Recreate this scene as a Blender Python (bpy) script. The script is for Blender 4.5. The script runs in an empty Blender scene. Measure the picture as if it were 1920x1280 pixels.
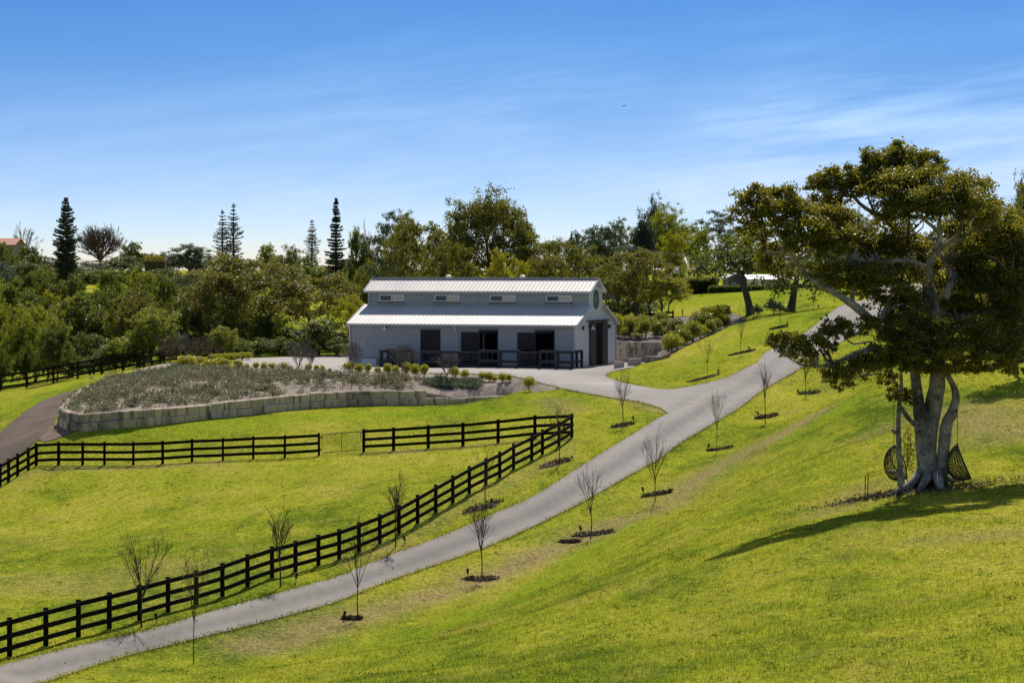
import bpy, bmesh, math, random
import numpy as np
from mathutils import Vector, Matrix
from mathutils.geometry import delaunay_2d_cdt

SC = bpy.context.scene
COL = SC.collection
F, YH, CZ = 5000.0, 505.0, 15.0          # focal length and horizon row (photo pixels), camera height (m)
W = bpy.data.worlds.new("World"); SC.world = W; W.use_nodes = True
SUN_AZ, SUN_EL = math.radians(8.5), math.radians(46)   # azimuth to the right of the view axis


def P(x, y, d):
    return np.array([(x - 960.0) / F * d, d, CZ - (y - YH) / F * d])

# ------------------------------------------------------------------ tagging
def tag(o, label=None, cat=None, group=None, kind=None):
    if label: o['label'] = label
    if cat: o['category'] = cat
    if group: o['group'] = group
    if kind: o['kind'] = kind
    return o

def empty(name, loc, rz=0.0, label=None, cat=None, group=None):
    o = bpy.data.objects.new(name, None); COL.objects.link(o)
    o.location = loc; o.rotation_euler = (0, 0, rz); o.empty_display_size = 0.2
    return tag(o, label, cat, group)

def copy_tree(o, parent=None):
    c = o.copy(); COL.objects.link(c); c.parent = parent
    for ch in list(o.children):
        copy_tree(ch, c)
    return c

# ------------------------------------------------------------------ geometry collector
class G:
    """collects polygons (all of any size) and links them as ONE mesh object"""
    def __init__(s): s.V = []; s.F = []; s.n = 0; s.attr = []
    def add(s, V, Fa):
        V = np.asarray(V, float).reshape(-1, 3); Fa = np.asarray(Fa, int)
        s.V.append(V); s.F.append(Fa + s.n); s.n += len(V); return s
    def box(s, c, size, rz=0.0, M=None):
        x, y, z = [v / 2 for v in size]
        v = np.array([[-x,-y,-z],[x,-y,-z],[x,y,-z],[-x,y,-z],[-x,-y,z],[x,-y,z],[x,y,z],[-x,y,z]])
        if M is not None: v = v @ np.array(M).T
        if rz:
            ca, sa = math.cos(rz), math.sin(rz)
            v = v @ np.array([[ca, sa, 0], [-sa, ca, 0], [0, 0, 1]])
        v = v + np.asarray(c)
        return s.add(v, [[0,3,2,1],[4,5,6,7],[0,1,5,4],[1,2,6,5],[2,3,7,6],[3,0,4,7]])
    def bar(s, a, b, w, h):
        """rectangular bar from a to b: w horizontal thickness, h vertical"""
        a = np.asarray(a, float); b = np.asarray(b, float); d = b - a
        n = np.array([-d[1], d[0], 0.0]); l = np.linalg.norm(n)
        n = n / l if l > 1e-9 else np.array([1.0, 0, 0])
        u = np.array([0, 0, 1.0]) if l > 1e-6 else np.array([0, 1.0, 0])
        v = []
        for p in (a, b):
            for sx, sz in ((-1,-1),(1,-1),(1,1),(-1,1)):
                v.append(p + n * sx * w / 2 + u * sz * h / 2)
        return s.add(v, [[0,1,2,3],[7,6,5,4],[0,4,5,1],[1,5,6,2],[2,6,7,3],[3,7,4,0]])
    def tube(s, pts, rad, n=6):
        pts = np.asarray(pts, float); k = len(pts)
        rad = np.broadcast_to(np.asarray(rad, float), (k,))
        t = np.gradient(pts, axis=0); t /= np.maximum(np.linalg.norm(t, axis=1, keepdims=True), 1e-9)
        ref = np.array([0.3, 0.9, 0.1]) if abs(t[:, 2]).mean() > 0.6 else np.array([0, 0, 1.0])
        u = np.cross(t, ref); u /= np.maximum(np.linalg.norm(u, axis=1, keepdims=True), 1e-9)
        w = np.cross(t, u)
        a = np.linspace(0, 2 * math.pi, n, endpoint=False)
        V = pts[:, None] + rad[:, None, None] * (np.cos(a)[None, :, None] * u[:, None] + np.sin(a)[None, :, None] * w[:, None])
        i = np.arange(k - 1)[:, None] * n; j = np.arange(n)[None]; j2 = (j + 1) % n
        Q = np.stack([i + j, i + j2, i + n + j2, i + n + j], -1).reshape(-1, 4)
        return s.add(V.reshape(-1, 3), Q)
    def lathe(s, prof, c=(0, 0, 0), n=16, sx=1, sy=1):
        prof = np.asarray(prof, float); a = np.linspace(0, 2*math.pi, n, endpoint=False)
        V = np.stack([prof[:, None, 0] * np.cos(a) * sx, prof[:, None, 0] * np.sin(a) * sy, np.repeat(prof[:, 1:2], n, 1)], -1) + np.asarray(c)
        k = len(prof); i = np.arange(k-1)[:, None]*n; j = np.arange(n)[None]; j2 = (j+1) % n
        return s.add(V.reshape(-1, 3), np.stack([i+j, i+j2, i+n+j2, i+n+j], -1).reshape(-1, 4))
    def xf(s, M):
        M = np.array(M)
        s.V = [v @ M[:3, :3].T + M[:3, 3] for v in s.V]; return s
    def mesh(s, name, mats, smooth=False, attrs=None):
        V = np.concatenate(s.V); me = bpy.data.meshes.new(name)
        me.vertices.add(len(V)); me.vertices.foreach_set("co", V.astype(np.float32).ravel())
        lv = np.concatenate([f.ravel() for f in s.F]).astype(np.int32)
        lt = np.concatenate([np.full(len(f), f.shape[1]) for f in s.F]).astype(np.int32)
        ls = np.concatenate([[0], np.cumsum(lt)[:-1]]).astype(np.int32)
        me.loops.add(len(lv)); me.loops.foreach_set("vertex_index", lv)
        me.polygons.add(len(lt)); me.polygons.foreach_set("loop_start", ls); me.polygons.foreach_set("loop_total", lt)
        me.polygons.foreach_set("use_smooth", np.full(len(lt), bool(smooth)))
        for k, a in (attrs or {}).items():
            at = me.attributes.new(k, 'FLOAT', 'POINT'); at.data.foreach_set("value", np.asarray(a, np.float32))
        me.update(calc_edges=True); me.validate()
        for m in (mats if isinstance(mats, (list, tuple)) else [mats]): me.materials.append(m)
        return me
    def obj(s, name, mat, parent=None, smooth=False, attrs=None):
        o = bpy.data.objects.new(name, s.mesh(name, mat, smooth, attrs)); COL.objects.link(o)
        if parent is not None: o.parent = parent
        return o

# ------------------------------------------------------------------ materials
def new_mat(name):
    m = bpy.data.materials.new(name); m.use_nodes = True
    nt = m.node_tree; nt.nodes.clear()
    return m, nt, nt.nodes.new("ShaderNodeOutputMaterial")

def nd(nt, t, ins=None, **kw):
    n = nt.nodes.new(t)
    for k, v in kw.items(): setattr(n, k, v)
    for k, v in (ins or {}).items():
        if isinstance(v, bpy.types.NodeSocket): nt.links.new(v, n.inputs[k])
        else: n.inputs[k].default_value = v
    return n

def ramp(nt, fac, stops):
    r = nt.nodes.new("ShaderNodeValToRGB"); nt.links.new(fac, r.inputs[0]); e = r.color_ramp.elements
    while len(e) > 1: e.remove(e[-1])
    e[0].position = stops[0][0]; e[0].color = (*stops[0][1], 1)
    for p, c in stops[1:]:
        q = e.new(p); q.color = (*c, 1)
    return r.outputs[0]

def mixc(nt, f, a, b, mode='MIX'):
    n = nt.nodes.new("ShaderNodeMix"); n.data_type = 'RGBA'; n.blend_type = mode
    for i, v in ((0, f), (6, a), (7, b)):
        if isinstance(v, bpy.types.NodeSocket): nt.links.new(v, n.inputs[i])
        else: n.inputs[i].default_value = v if i == 0 else (*v, 1)
    return n.outputs[2]

def math_(nt, op, a, b=0.0, clamp=False):
    n = nt.nodes.new("ShaderNodeMath"); n.operation = op; n.use_clamp = clamp
    for i, v in ((0, a), (1, b)):
        if isinstance(v, bpy.types.NodeSocket): nt.links.new(v, n.inputs[i])
        else: n.inputs[i].default_value = v
    return n.outputs[0]

def noise(nt, vec, scale, detail=3.0, rough=0.5):
    return nd(nt, "ShaderNodeTexNoise", {"Vector": vec, "Scale": scale, "Detail": detail, "Roughness": rough}).outputs[0]

def scaled(nt, vec, s):
    return nd(nt, "ShaderNodeMapping", {"Vector": vec, "Scale": s}).outputs[0]

def plain(name, col, rough=0.6, var=0.25, scale=2.0, bump=0.0, metallic=0.0, spec=0.5, stretch=(1, 1, 1), coord='Object'):
    """base colour broken up by two octaves of weathering noise"""
    m, nt, out = new_mat(name)
    if coord == 'Object': v = nd(nt, "ShaderNodeTexCoord").outputs['Object']
    else: v = nd(nt, "ShaderNodeNewGeometry").outputs['Position']
    v = scaled(nt, v, stretch)
    n1 = noise(nt, v, scale, 5, 0.6); n2 = noise(nt, v, scale * 9, 3, 0.6)
    f = math_(nt, 'ADD', math_(nt, 'MULTIPLY', n1, 0.65), math_(nt, 'MULTIPLY', n2, 0.35))
    c = np.array(col)
    cr = ramp(nt, f, [(0.3, tuple(c * (1 - var))), (0.7, tuple(np.minimum(c * (1 + var), 1)))])
    b = nd(nt, "ShaderNodeBsdfPrincipled", {"Base Color": cr, "Roughness": rough, "Metallic": metallic, "Specular IOR Level": spec})
    if bump:
        bn = nd(nt, "ShaderNodeBump", {"Height": f, "Strength": bump, "Distance": 0.03}); nt.links.new(bn.outputs[0], b.inputs['Normal'])
    nt.links.new(b.outputs[0], out.inputs[0])
    return m

def leaf_mat(name, stops, trans=(0.30, 0.33, 0.03), tf=0.35, rough=0.5, spec=0.35, wn=0.35):
    m, nt, out = new_mat(name)
    g = nd(nt, "ShaderNodeNewGeometry")
    oi = nd(nt, "ShaderNodeObjectInfo")
    n1 = noise(nt, g.outputs['Position'], wn, 3, 0.6)
    f = math_(nt, 'ADD', math_(nt, 'MULTIPLY', g.outputs['Random Per Island'], 0.5), math_(nt, 'MULTIPLY', n1, 0.4))
    f = math_(nt, 'ADD', f, math_(nt, 'MULTIPLY', oi.outputs['Random'], 0.14))
    c = ramp(nt, f, stops)
    b = nd(nt, "ShaderNodeBsdfPrincipled", {"Base Color": c, "Roughness": rough, "Specular IOR Level": spec})
    t = nd(nt, "ShaderNodeBsdfTranslucent", {"Color": mixc(nt, 0.55, c, trans)})
    mx = nd(nt, "ShaderNodeMixShader", {0: tf, 1: b.outputs[0], 2: t.outputs[0]})
    nt.links.new(mx.outputs[0], out.inputs[0])
    return m

M = {}
M['fence'] = plain("black_timber", (0.007, 0.006, 0.006), 0.9, 0.5, 3, 0.2, spec=0.12)
M['navy'] = plain("charcoal_timber", (0.018, 0.021, 0.027), 0.65, 0.4, 3, 0.2)
M['oldwood'] = plain("old_dark_timber", (0.017, 0.013, 0.011), 0.85, 0.5, 3, 0.2, spec=0.15)
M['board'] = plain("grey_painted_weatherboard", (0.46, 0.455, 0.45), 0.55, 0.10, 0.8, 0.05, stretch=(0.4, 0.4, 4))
M['gboard_lit'] = plain("grey_gable_board_lit", (0.74, 0.74, 0.74), 0.55, 0.10, 0.8, 0.05, stretch=(0.4, 0.4, 4))  # wall board grey made paler, so the gable looks lit
M['roof'] = plain("pale_metal_roofing", (0.63, 0.59, 0.55), 0.62, 0.10, 0.5, 0.0, metallic=0.30, stretch=(1, 0.3, 0.3))
M['trim'] = plain("pale_grey_trim", (0.62, 0.62, 0.62), 0.5, 0.08)
M['white'] = plain("white_paint", (0.86, 0.85, 0.83), 0.5, 0.06)
M['door'] = plain("dark_brown_door", (0.018, 0.014, 0.013), 0.6, 0.35, 2, stretch=(6, 6, 0.6))
M['gdoor'] = plain("brown_gable_door", (0.055, 0.045, 0.042), 0.6, 0.3, 2, stretch=(6, 6, 0.6))
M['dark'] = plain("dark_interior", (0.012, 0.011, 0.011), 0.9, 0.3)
M['black'] = plain("black_metal", (0.012, 0.012, 0.013), 0.5, 0.2)
M['screen'] = plain("grey_fly_screen", (0.12, 0.125, 0.135), 0.6, 0.1)
M['galv'] = plain("galvanised_wire", (0.10, 0.10, 0.09), 0.5, 0.2)
M['bark'] = plain("grey_bark", (0.075, 0.064, 0.052), 0.85, 0.55, 2.5, 0.6, coord='Position')

def bark_mat(name, pale, mid, dark):
    m, nt, out = new_mat(name)
    pos = nd(nt, "ShaderNodeNewGeometry").outputs['Position']
    n1 = noise(nt, scaled(nt, pos, (1, 1, 0.7)), 3.2, 6, 0.7); n2 = noise(nt, pos, 1.1, 5, 0.7); n3 = noise(nt, scaled(nt, pos, (1, 1, 0.35)), 22, 4, 0.7)
    c = ramp(nt, n1, [(0.40, mid), (0.58, pale)])
    c = mixc(nt, ramp(nt, n2, [(0.47, (0,)*3), (0.60, (0.9,)*3)]), c, dark)
    c = mixc(nt, 1.0, c, ramp(nt, n3, [(0.35, (0.55,)*3), (0.65, (1.25,)*3)]), 'MULTIPLY')
    b = nd(nt, "ShaderNodeBsdfPrincipled", {"Base Color": c, "Roughness": 0.9, "Specular IOR Level": 0.2})
    h = math_(nt, 'ADD', n1, math_(nt, 'MULTIPLY', n3, 0.6))
    bn = nd(nt, "ShaderNodeBump", {"Height": h, "Strength": 1.0, "Distance": 0.08}); nt.links.new(bn.outputs[0], b.inputs['Normal'])
    nt.links.new(b.outputs[0], out.inputs[0]); return m
M['figbark'] = bark_mat("mottled_fig_bark", (0.52, 0.47, 0.39), (0.33, 0.295, 0.24), (0.085, 0.075, 0.062))
M['twig'] = plain("young_bark", (0.05, 0.038, 0.03), 0.8, 0.35, 4)
M['redtwig'] = plain("reddish_bark", (0.13, 0.085, 0.07), 0.8, 0.3, 4)
M['greytwig'] = plain("grey_twig_bark", (0.16, 0.14, 0.125), 0.8, 0.3, 4)
M['wicker'] = plain("brown_wicker", (0.05, 0.036, 0.024), 0.6, 0.4, 8)
M['cushion'] = plain("pale_cushion", (0.5, 0.49, 0.47), 0.8, 0.15, 5)
M['rope'] = plain("brown_rope", (0.09, 0.07, 0.045), 0.8, 0.2)
M['terracotta'] = plain("terracotta_roof", (0.42, 0.15, 0.075), 0.8, 0.2, 3)
M['render'] = plain("cream_wall", (0.22, 0.205, 0.18), 0.8, 0.15, 1)
M['glass_dark'] = plain("dark_glazing", (0.02, 0.024, 0.03), 0.15, 0.2)

def stone_mat():
    m, nt, out = new_mat("sandstone_blocks")
    g = nd(nt, "ShaderNodeNewGeometry"); pos = g.outputs['Position']
    rnd = g.outputs['Random Per Island']
    n1 = noise(nt, pos, 1.3, 6, 0.65); n2 = noise(nt, scaled(nt, pos, (2, 2, 0.5)), 1.1, 4, 0.6)
    base = ramp(nt, rnd, [(0.0, (0.40, 0.315, 0.23)), (0.3, (0.68, 0.53, 0.36)), (0.65, (0.60, 0.50, 0.39)), (0.78, (0.20, 0.18, 0.15)), (0.86, (0.17, 0.155, 0.13)), (0.90, (0.60, 0.50, 0.35)), (1.0, (0.70, 0.58, 0.40))])
    c = mixc(nt, ramp(nt, n1, [(0.4, (0, 0, 0)), (0.65, (0.7, 0.7, 0.7))]), base, (0.68, 0.54, 0.35))
    c = mixc(nt, ramp(nt, n2, [(0.50, (0, 0, 0)), (0.68, (0.85, 0.85, 0.85))]), c, (0.085, 0.083, 0.078))
    b = nd(nt, "ShaderNodeBsdfPrincipled", {"Base Color": c, "Roughness": 0.9, "Specular IOR Level": 0.2})
    bn = nd(nt, "ShaderNodeBump", {"Height": n1, "Strength": 0.5, "Distance": 0.06}); nt.links.new(bn.outputs[0], b.inputs['Normal'])
    nt.links.new(b.outputs[0], out.inputs[0]); return m
M['stone'] = stone_mat()

def palestone_mat():
    m = M['stone'].copy(); m.name = "pale_sandstone"
    for n in m.node_tree.nodes:
        if n.type == 'VALTORGB' and len(n.color_ramp.elements) == 7:
            for e, c in zip(n.color_ramp.elements, [(0.46,0.39,0.29),(0.56,0.47,0.33),(0.50,0.44,0.34),(0.38,0.34,0.28),(0.58,0.49,0.36),(0.44,0.39,0.31),(0.54,0.46,0.35)]): e.color = (*c, 1)
    return m
M['palestone'] = palestone_mat()

def mulch_mat(name, a, b):
    m, nt, out = new_mat(name)
    pos = nd(nt, "ShaderNodeNewGeometry").outputs['Position']
    n1 = noise(nt, pos, 0.6, 4, 0.6); n2 = noise(nt, pos, 9, 4, 0.75)
    f = math_(nt, 'ADD', math_(nt, 'MULTIPLY', n1, 0.4), math_(nt, 'MULTIPLY', n2, 0.6))
    c = ramp(nt, f, [(0.32, a), (0.68, b)])
    bs = nd(nt, "ShaderNodeBsdfPrincipled", {"Base Color": c, "Roughness": 0.95, "Specular IOR Level": 0.1})
    bn = nd(nt, "ShaderNodeBump", {"Height": n2, "Strength": 1.0, "Distance": 0.12}); nt.links.new(bn.outputs[0], bs.inputs['Normal'])
    nt.links.new(bs.outputs[0], out.inputs[0]); return m
M['mulch'] = mulch_mat("grey_bark_mulch", (0.16, 0.122, 0.094), (0.66, 0.53, 0.425))
M['darkmulch'] = mulch_mat("dark_bark_mulch", (0.055, 0.041, 0.029), (0.25, 0.19, 0.135))
M['gravel'] = mulch_mat("dark_gravel", (0.125, 0.092, 0.068), (0.27, 0.205, 0.155))

def road_mat():
    m, nt, out = new_mat("pale_driveway_concrete")
    pos = nd(nt, "ShaderNodeNewGeometry").outputs['Position']
    tr = nd(nt, "ShaderNodeAttribute", attribute_name="track").outputs['Fac']
    ap = nd(nt, "ShaderNodeAttribute", attribute_name="apron").outputs['Fac']
    n1 = noise(nt, pos, 0.12, 5, 0.6); n2 = noise(nt, pos, 1.4, 5, 0.65); n3 = noise(nt, pos, 30, 2, 0.6)
    f = math_(nt, 'ADD', math_(nt, 'MULTIPLY', n1, 0.3), math_(nt, 'ADD', math_(nt, 'MULTIPLY', n2, 0.35), math_(nt, 'MULTIPLY', n3, 0.35)))
    c = ramp(nt, f, [(0.34, (0.195, 0.172, 0.148)), (0.62, (0.325, 0.288, 0.25))])
    c = mixc(nt, ap, c, ramp(nt, f, [(0.32, (0.30, 0.265, 0.235)), (0.66, (0.43, 0.385, 0.345))]))
    c = mixc(nt, math_(nt, 'MULTIPLY', tr, 0.75), c, (0.105, 0.093, 0.082))
    b = nd(nt, "ShaderNodeBsdfPrincipled", {"Base Color": c, "Roughness": 0.85, "Specular IOR Level": 0.25})
    bn = nd(nt, "ShaderNodeBump", {"Height": n3, "Strength": 0.3, "Distance": 0.02}); nt.links.new(bn.outputs[0], b.inputs['Normal'])
    nt.links.new(b.outputs[0], out.inputs[0]); return m
M['road'] = road_mat()

def grass_mat(name, blades):
    m, nt, out = new_mat(name)
    g = nd(nt, "ShaderNodeNewGeometry"); pos = g.outputs['Position']
    dry = nd(nt, "ShaderNodeAttribute", attribute_name="dry").outputs['Fac']
    lush = nd(nt, "ShaderNodeAttribute", attribute_name="lush").outputs['Fac']
    n1 = noise(nt, scaled(nt, pos, (1.0, 0.45, 1)), 0.10, 5, 0.65)
    n2 = noise(nt, scaled(nt, pos, (1.0, 0.5, 1)), 0.55, 5, 0.7)
    n3 = noise(nt, pos, 6.0, 5, 0.8)
    f = math_(nt, 'ADD', math_(nt, 'MULTIPLY', n1, 0.45), math_(nt, 'ADD', math_(nt, 'MULTIPLY', n2, 0.35), math_(nt, 'MULTIPLY', n3, 0.2)))
    c = ramp(nt, f, [(0.385, (0.100, 0.158, 0.018)), (0.455, (0.232, 0.288, 0.026)), (0.525, (0.370, 0.388, 0.033)), (0.60, (0.48, 0.44, 0.065))])
    n4 = noise(nt, scaled(nt, pos, (1.0, 0.4, 1)), 0.28, 6, 0.72)
    c = mixc(nt, ramp(nt, n4, [(0.52, (0,)*3), (0.70, (0.6,)*3)]), c, (0.44, 0.37, 0.08))
    n5 = noise(nt, scaled(nt, pos, (1.0, 0.5, 1)), 1.9, 5, 0.75)
    c = mixc(nt, ramp(nt, n5, [(0.54, (0,)*3), (0.68, (0.7,)*3)]), c, (0.085, 0.115, 0.016))
    n6 = noise(nt, scaled(nt, pos, (1.0, 0.6, 1)), 2.6, 4, 0.7)
    c = mixc(nt, ramp(nt, n6, [(0.60, (0,)*3), (0.68, (0.8,)*3)]), c, (0.075, 0.125, 0.014))
    n7 = noise(nt, scaled(nt, pos, (0.25, 0.9, 1)), 0.8, 5, 0.7)
    c = mixc(nt, ramp(nt, n7, [(0.56, (0,)*3), (0.72, (0.55,)*3)]), c, (0.40, 0.33, 0.10))
    d2 = math_(nt, 'MULTIPLY', dry, ramp(nt, n2, [(0.3, (0.5,)*3), (0.55, (1,)*3)]))
    c = mixc(nt, d2, c, ramp(nt, n3, [(0.3, (0.27, 0.195, 0.085)), (0.7, (0.47, 0.36, 0.19))]))
    c = mixc(nt, math_(nt, 'MULTIPLY', lush, ramp(nt, n2, [(0.35, (0.2,)*3), (0.6, (1,)*3)])), c, (0.23, 0.34, 0.016))
    if blades:
        r = g.outputs['Random Per Island']
        c = mixc(nt, 1.0, c, ramp(nt, r, [(0, (0.65, 0.68, 0.6)), (0.8, (1.15, 1.12, 1.0)), (1, (1.75, 1.6, 1.5))]), 'MULTIPLY')
        b = nd(nt, "ShaderNodeBsdfDiffuse", {"Color": c})
        t = nd(nt, "ShaderNodeBsdfTranslucent", {"Color": c})
        mx = nd(nt, "ShaderNodeMixShader", {0: 0.5, 1: b.outputs[0], 2: t.outputs[0]})
        nt.links.new(mx.outputs[0], out.inputs[0])
    else:
        c = mixc(nt, 1.0, c, ramp(nt, n3, [(0.36, (0.42, 0.46, 0.4)), (0.48, (0.95, 0.95, 0.95)), (0.66, (1.4, 1.32, 1.2))]), 'MULTIPLY')  # fine noise darkens the turf colour as tiny shadows among the grass
        b = nd(nt, "ShaderNodeBsdfPrincipled", {"Base Color": c, "Roughness": 1.0, "Specular IOR Level": 0.0})
        h = math_(nt, 'ADD', math_(nt, 'MULTIPLY', n3, 0.7), n2)
        bn = nd(nt, "ShaderNodeBump", {"Height": h, "Strength": 0.8, "Distance": 0.22}); nt.links.new(bn.outputs[0], b.inputs['Normal'])
        nt.links.new(b.outputs[0], out.inputs[0])
    return m
M['grass'] = grass_mat("grass_turf", False)
M['blade'] = grass_mat("grass_blades", True)

# foliage
M['l_fig'] = leaf_mat("fig_leaf", [(0.1, (0.020, 0.030, 0.009)), (0.45, (0.066, 0.080, 0.016)), (0.78, (0.20, 0.19, 0.027)), (1.0, (0.36, 0.27, 0.06))], (0.62, 0.54, 0.022), 0.38, 0.42, 0.4, wn=0.8)
M['l_dark'] = leaf_mat("dark_green_leaf", [(0.1, (0.015, 0.028, 0.008)), (0.5, (0.048, 0.075, 0.016)), (1.0, (0.16, 0.18, 0.03))], (0.42, 0.48, 0.03), 0.32, 0.42, 0.4)
M['l_mid'] = leaf_mat("mid_green_leaf", [(0.1, (0.026, 0.044, 0.010)), (0.5, (0.10, 0.14, 0.020)), (1.0, (0.32, 0.33, 0.034))], (0.62, 0.64, 0.025), 0.40, 0.42, 0.4)
M['l_yellow'] = leaf_mat("yellow_green_leaf", [(0.1, (0.04, 0.058, 0.010)), (0.5, (0.17, 0.185, 0.020)), (1.0, (0.42, 0.38, 0.03))], (0.75, 0.70, 0.02), 0.40, 0.42, 0.4)
M['l_olive'] = leaf_mat("olive_brown_leaf", [(0.1, (0.028, 0.034, 0.012)), (0.5, (0.092, 0.098, 0.024)), (0.85, (0.20, 0.185, 0.038)), (1.0, (0.31, 0.22, 0.08))], (0.48, 0.44, 0.04), 0.38, 0.42, 0.4)
M['l_blue'] = leaf_mat("blue_grey_leaf", [(0.1, (0.0352, 0.0512, 0.0352)), (0.5, (0.0832, 0.112, 0.0688)), (1.0, (0.168, 0.1952, 0.12))], (0.22, 0.27, 0.10), 0.28)
M['l_pine'] = leaf_mat("pine_needle", [(0.1, (0.016, 0.026, 0.018)), (0.6, (0.036, 0.052, 0.034)), (1.0, (0.07, 0.09, 0.055))], (0.14, 0.18, 0.07), 0.2)
M['l_box'] = leaf_mat("box_shrub_leaf", [(0.1, (0.045, 0.065, 0.010)), (0.45, (0.18, 0.20, 0.020)), (0.75, (0.38, 0.36, 0.03)), (1.0, (0.58, 0.48, 0.07))], (0.85, 0.78, 0.03), 0.42, 0.35, 0.4, wn=3)
M['l_bed'] = leaf_mat("bed_shrub_leaf", [(0.1, (0.020, 0.034, 0.008)), (0.5, (0.085, 0.115, 0.016)), (1.0, (0.30, 0.31, 0.05))], (0.65, 0.66, 0.03), 0.38, 0.35, 0.45, wn=2)
def cover_mat():
    m = leaf_mat("ground_cover_leaf", [(0.1, (0.030, 0.030, 0.020)), (0.40, (0.105, 0.105, 0.065)), (0.60, (0.23, 0.22, 0.14)), (0.85, (0.40, 0.37, 0.29)), (1.0, (0.66, 0.61, 0.53))], (0.42, 0.42, 0.18), 0.25, 0.45, 0.4, wn=0.8)  # palest stop paints white glints of light onto some leaves
    nt = m.node_tree; pos = nd(nt, "ShaderNodeNewGeometry").outputs['Position']
    for n in list(nt.nodes):
        if n.type == 'BSDF_PRINCIPLED':
            src = n.inputs['Base Color'].links[0].from_socket
            dr = noise(nt, pos, 0.55, 3, 0.6); dg = noise(nt, nd(nt, "ShaderNodeMapping", {"Vector": pos, "Location": (7, 3, 0)}).outputs[0], 0.7, 3, 0.6)
            c = mixc(nt, ramp(nt, dg, [(0.46, (0,)*3), (0.58, (0.9,)*3)]), src, mixc(nt, 1.0, src, (0.62, 0.95, 0.28), 'MULTIPLY'))
            c = mixc(nt, ramp(nt, dr, [(0.52, (0,)*3), (0.62, (0.85,)*3)]), c, mixc(nt, 1.0, src, (1.25, 0.82, 0.5), 'MULTIPLY'))
            nt.links.new(c, n.inputs['Base Color'])
    return m
M['l_cover'] = cover_mat()
M['l_weed'] = leaf_mat("lawn_weed_leaf", [(0.1, (0.03, 0.055, 0.010)), (0.6, (0.10, 0.15, 0.02)), (1.0, (0.26, 0.30, 0.05))], (0.4, 0.5, 0.03), 0.35, 0.9, 0.05)
M['bankmulch'] = mulch_mat("grey_brown_bank_mulch", (0.09, 0.072, 0.058), (0.36, 0.30, 0.25))
M['brownmulch'] = mulch_mat("brown_leaf_litter", (0.12, 0.07, 0.045), (0.46, 0.33, 0.25))
M['l_farfig'] = leaf_mat("far_fig_leaf", [(0.1, (0.020, 0.030, 0.009)), (0.5, (0.066, 0.080, 0.018)), (0.85, (0.17, 0.165, 0.03)), (1.0, (0.27, 0.21, 0.06))], (0.48, 0.46, 0.03), 0.33, 0.42, 0.4)
M['l_gold'] = leaf_mat("golden_hedge_leaf", [(0.1, (0.14, 0.12, 0.012)), (0.6, (0.38, 0.30, 0.02)), (1.0, (0.5, 0.38, 0.03))], (0.6, 0.45, 0.03), 0.35)
# ================================================================== TERRAIN
def lin_inv(xs, ds, x):      # distances vary linearly in 1/d along a straight run
    return 1.0 / np.interp(x, xs, 1.0 / np.asarray(ds, float))

FENCE_MAIN = [(-46,1250),(18,1230),(86,1210),(147,1193),(205,1178),(262,1162),(315,1146),(368,1132),(417,1117),(464,1099),(510,1083),(554,1071),(597,1059),(636,1048),(673,1034),(712,1018),(748,1000),(783,980),(817,960),(849,942),(880,924),(911,908),(937,895),(963,879),(997,862),(1017,851),(1048,835),(1072,820)]
FM_D = lambda x: lin_inv([-46,18,636,849,1072], [84.2,86.7,112,122.6,140.5], x)
FENCE_UL = [(68,873),(110,871),(155,871),(196,871),(250,871),(305,869),(360,865),(418,863),(475,860),(534,858),(598,854)]
UL_D = lambda x: np.interp(x, [68,250,598], [147,147,149])
FENCE_UR = [(682,847),(738,844),(803,840),(868,836),(934,830),(1003,823),(1072,820)]
UR_D = lambda x: np.interp(x, [682,1072], [148,140.5])
FENCE_L = [(-40,924),(0,912),(16,903),(33,893),(53,881),(68,873)]
L_D = lambda x: np.interp(x, [-40,68], [148.5,147])

ROAD_L = [(-60,1262,82.5),(0,1247,84.5),(157,1208,89.5),(283,1180,93.5),(367,1155,97.3),(467,1127,101.5),(583,1095,107),(640,1078,109.5),(733,1040,113.5),(833,1003,118),(933,960,123.5),(1000,930,127),(1100,867,135),(1193,810,144),(1232,785,149),(1253,775,151)]
LANE = [(1240,766,153),(1203,755,157),(1140,745,160),(1060,730,164),(1013,718,169),(953,705,175.5),(870,701,178.5),(760,700,179.5),(650,697,182.3),(540,693,186),(470,690,189)]
TONGUE = [(1183,690,189),(1150,697,183),(1135,704,178.5),(1150,712,174.5),(1189,722,170),(1245,730,164.5),(1286,726,163.2),(1354,710,165),(1393,693,166.5),(1420,679,168.5),(1437,660,173),(1510,623,184),(1543,597,195),(1577,574,205),(1625,561,214)]
ROAD_R = [(1680,580,207),(1640,605,192),(1580,640,180),(1503,690,168),(1433,730,160),(1383,767,153),(1333,797,147),(1273,833,140.3),(1233,863,136),(1183,890,132),(1100,937,126),(1000,987,120),(900,1030,115),(733,1088,109),(640,1125,104.8),(567,1147,101.5),(467,1173,97.5),(350,1202,93),(213,1237,88.5),(83,1279,83.5),(-40,1310,80)]

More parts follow.
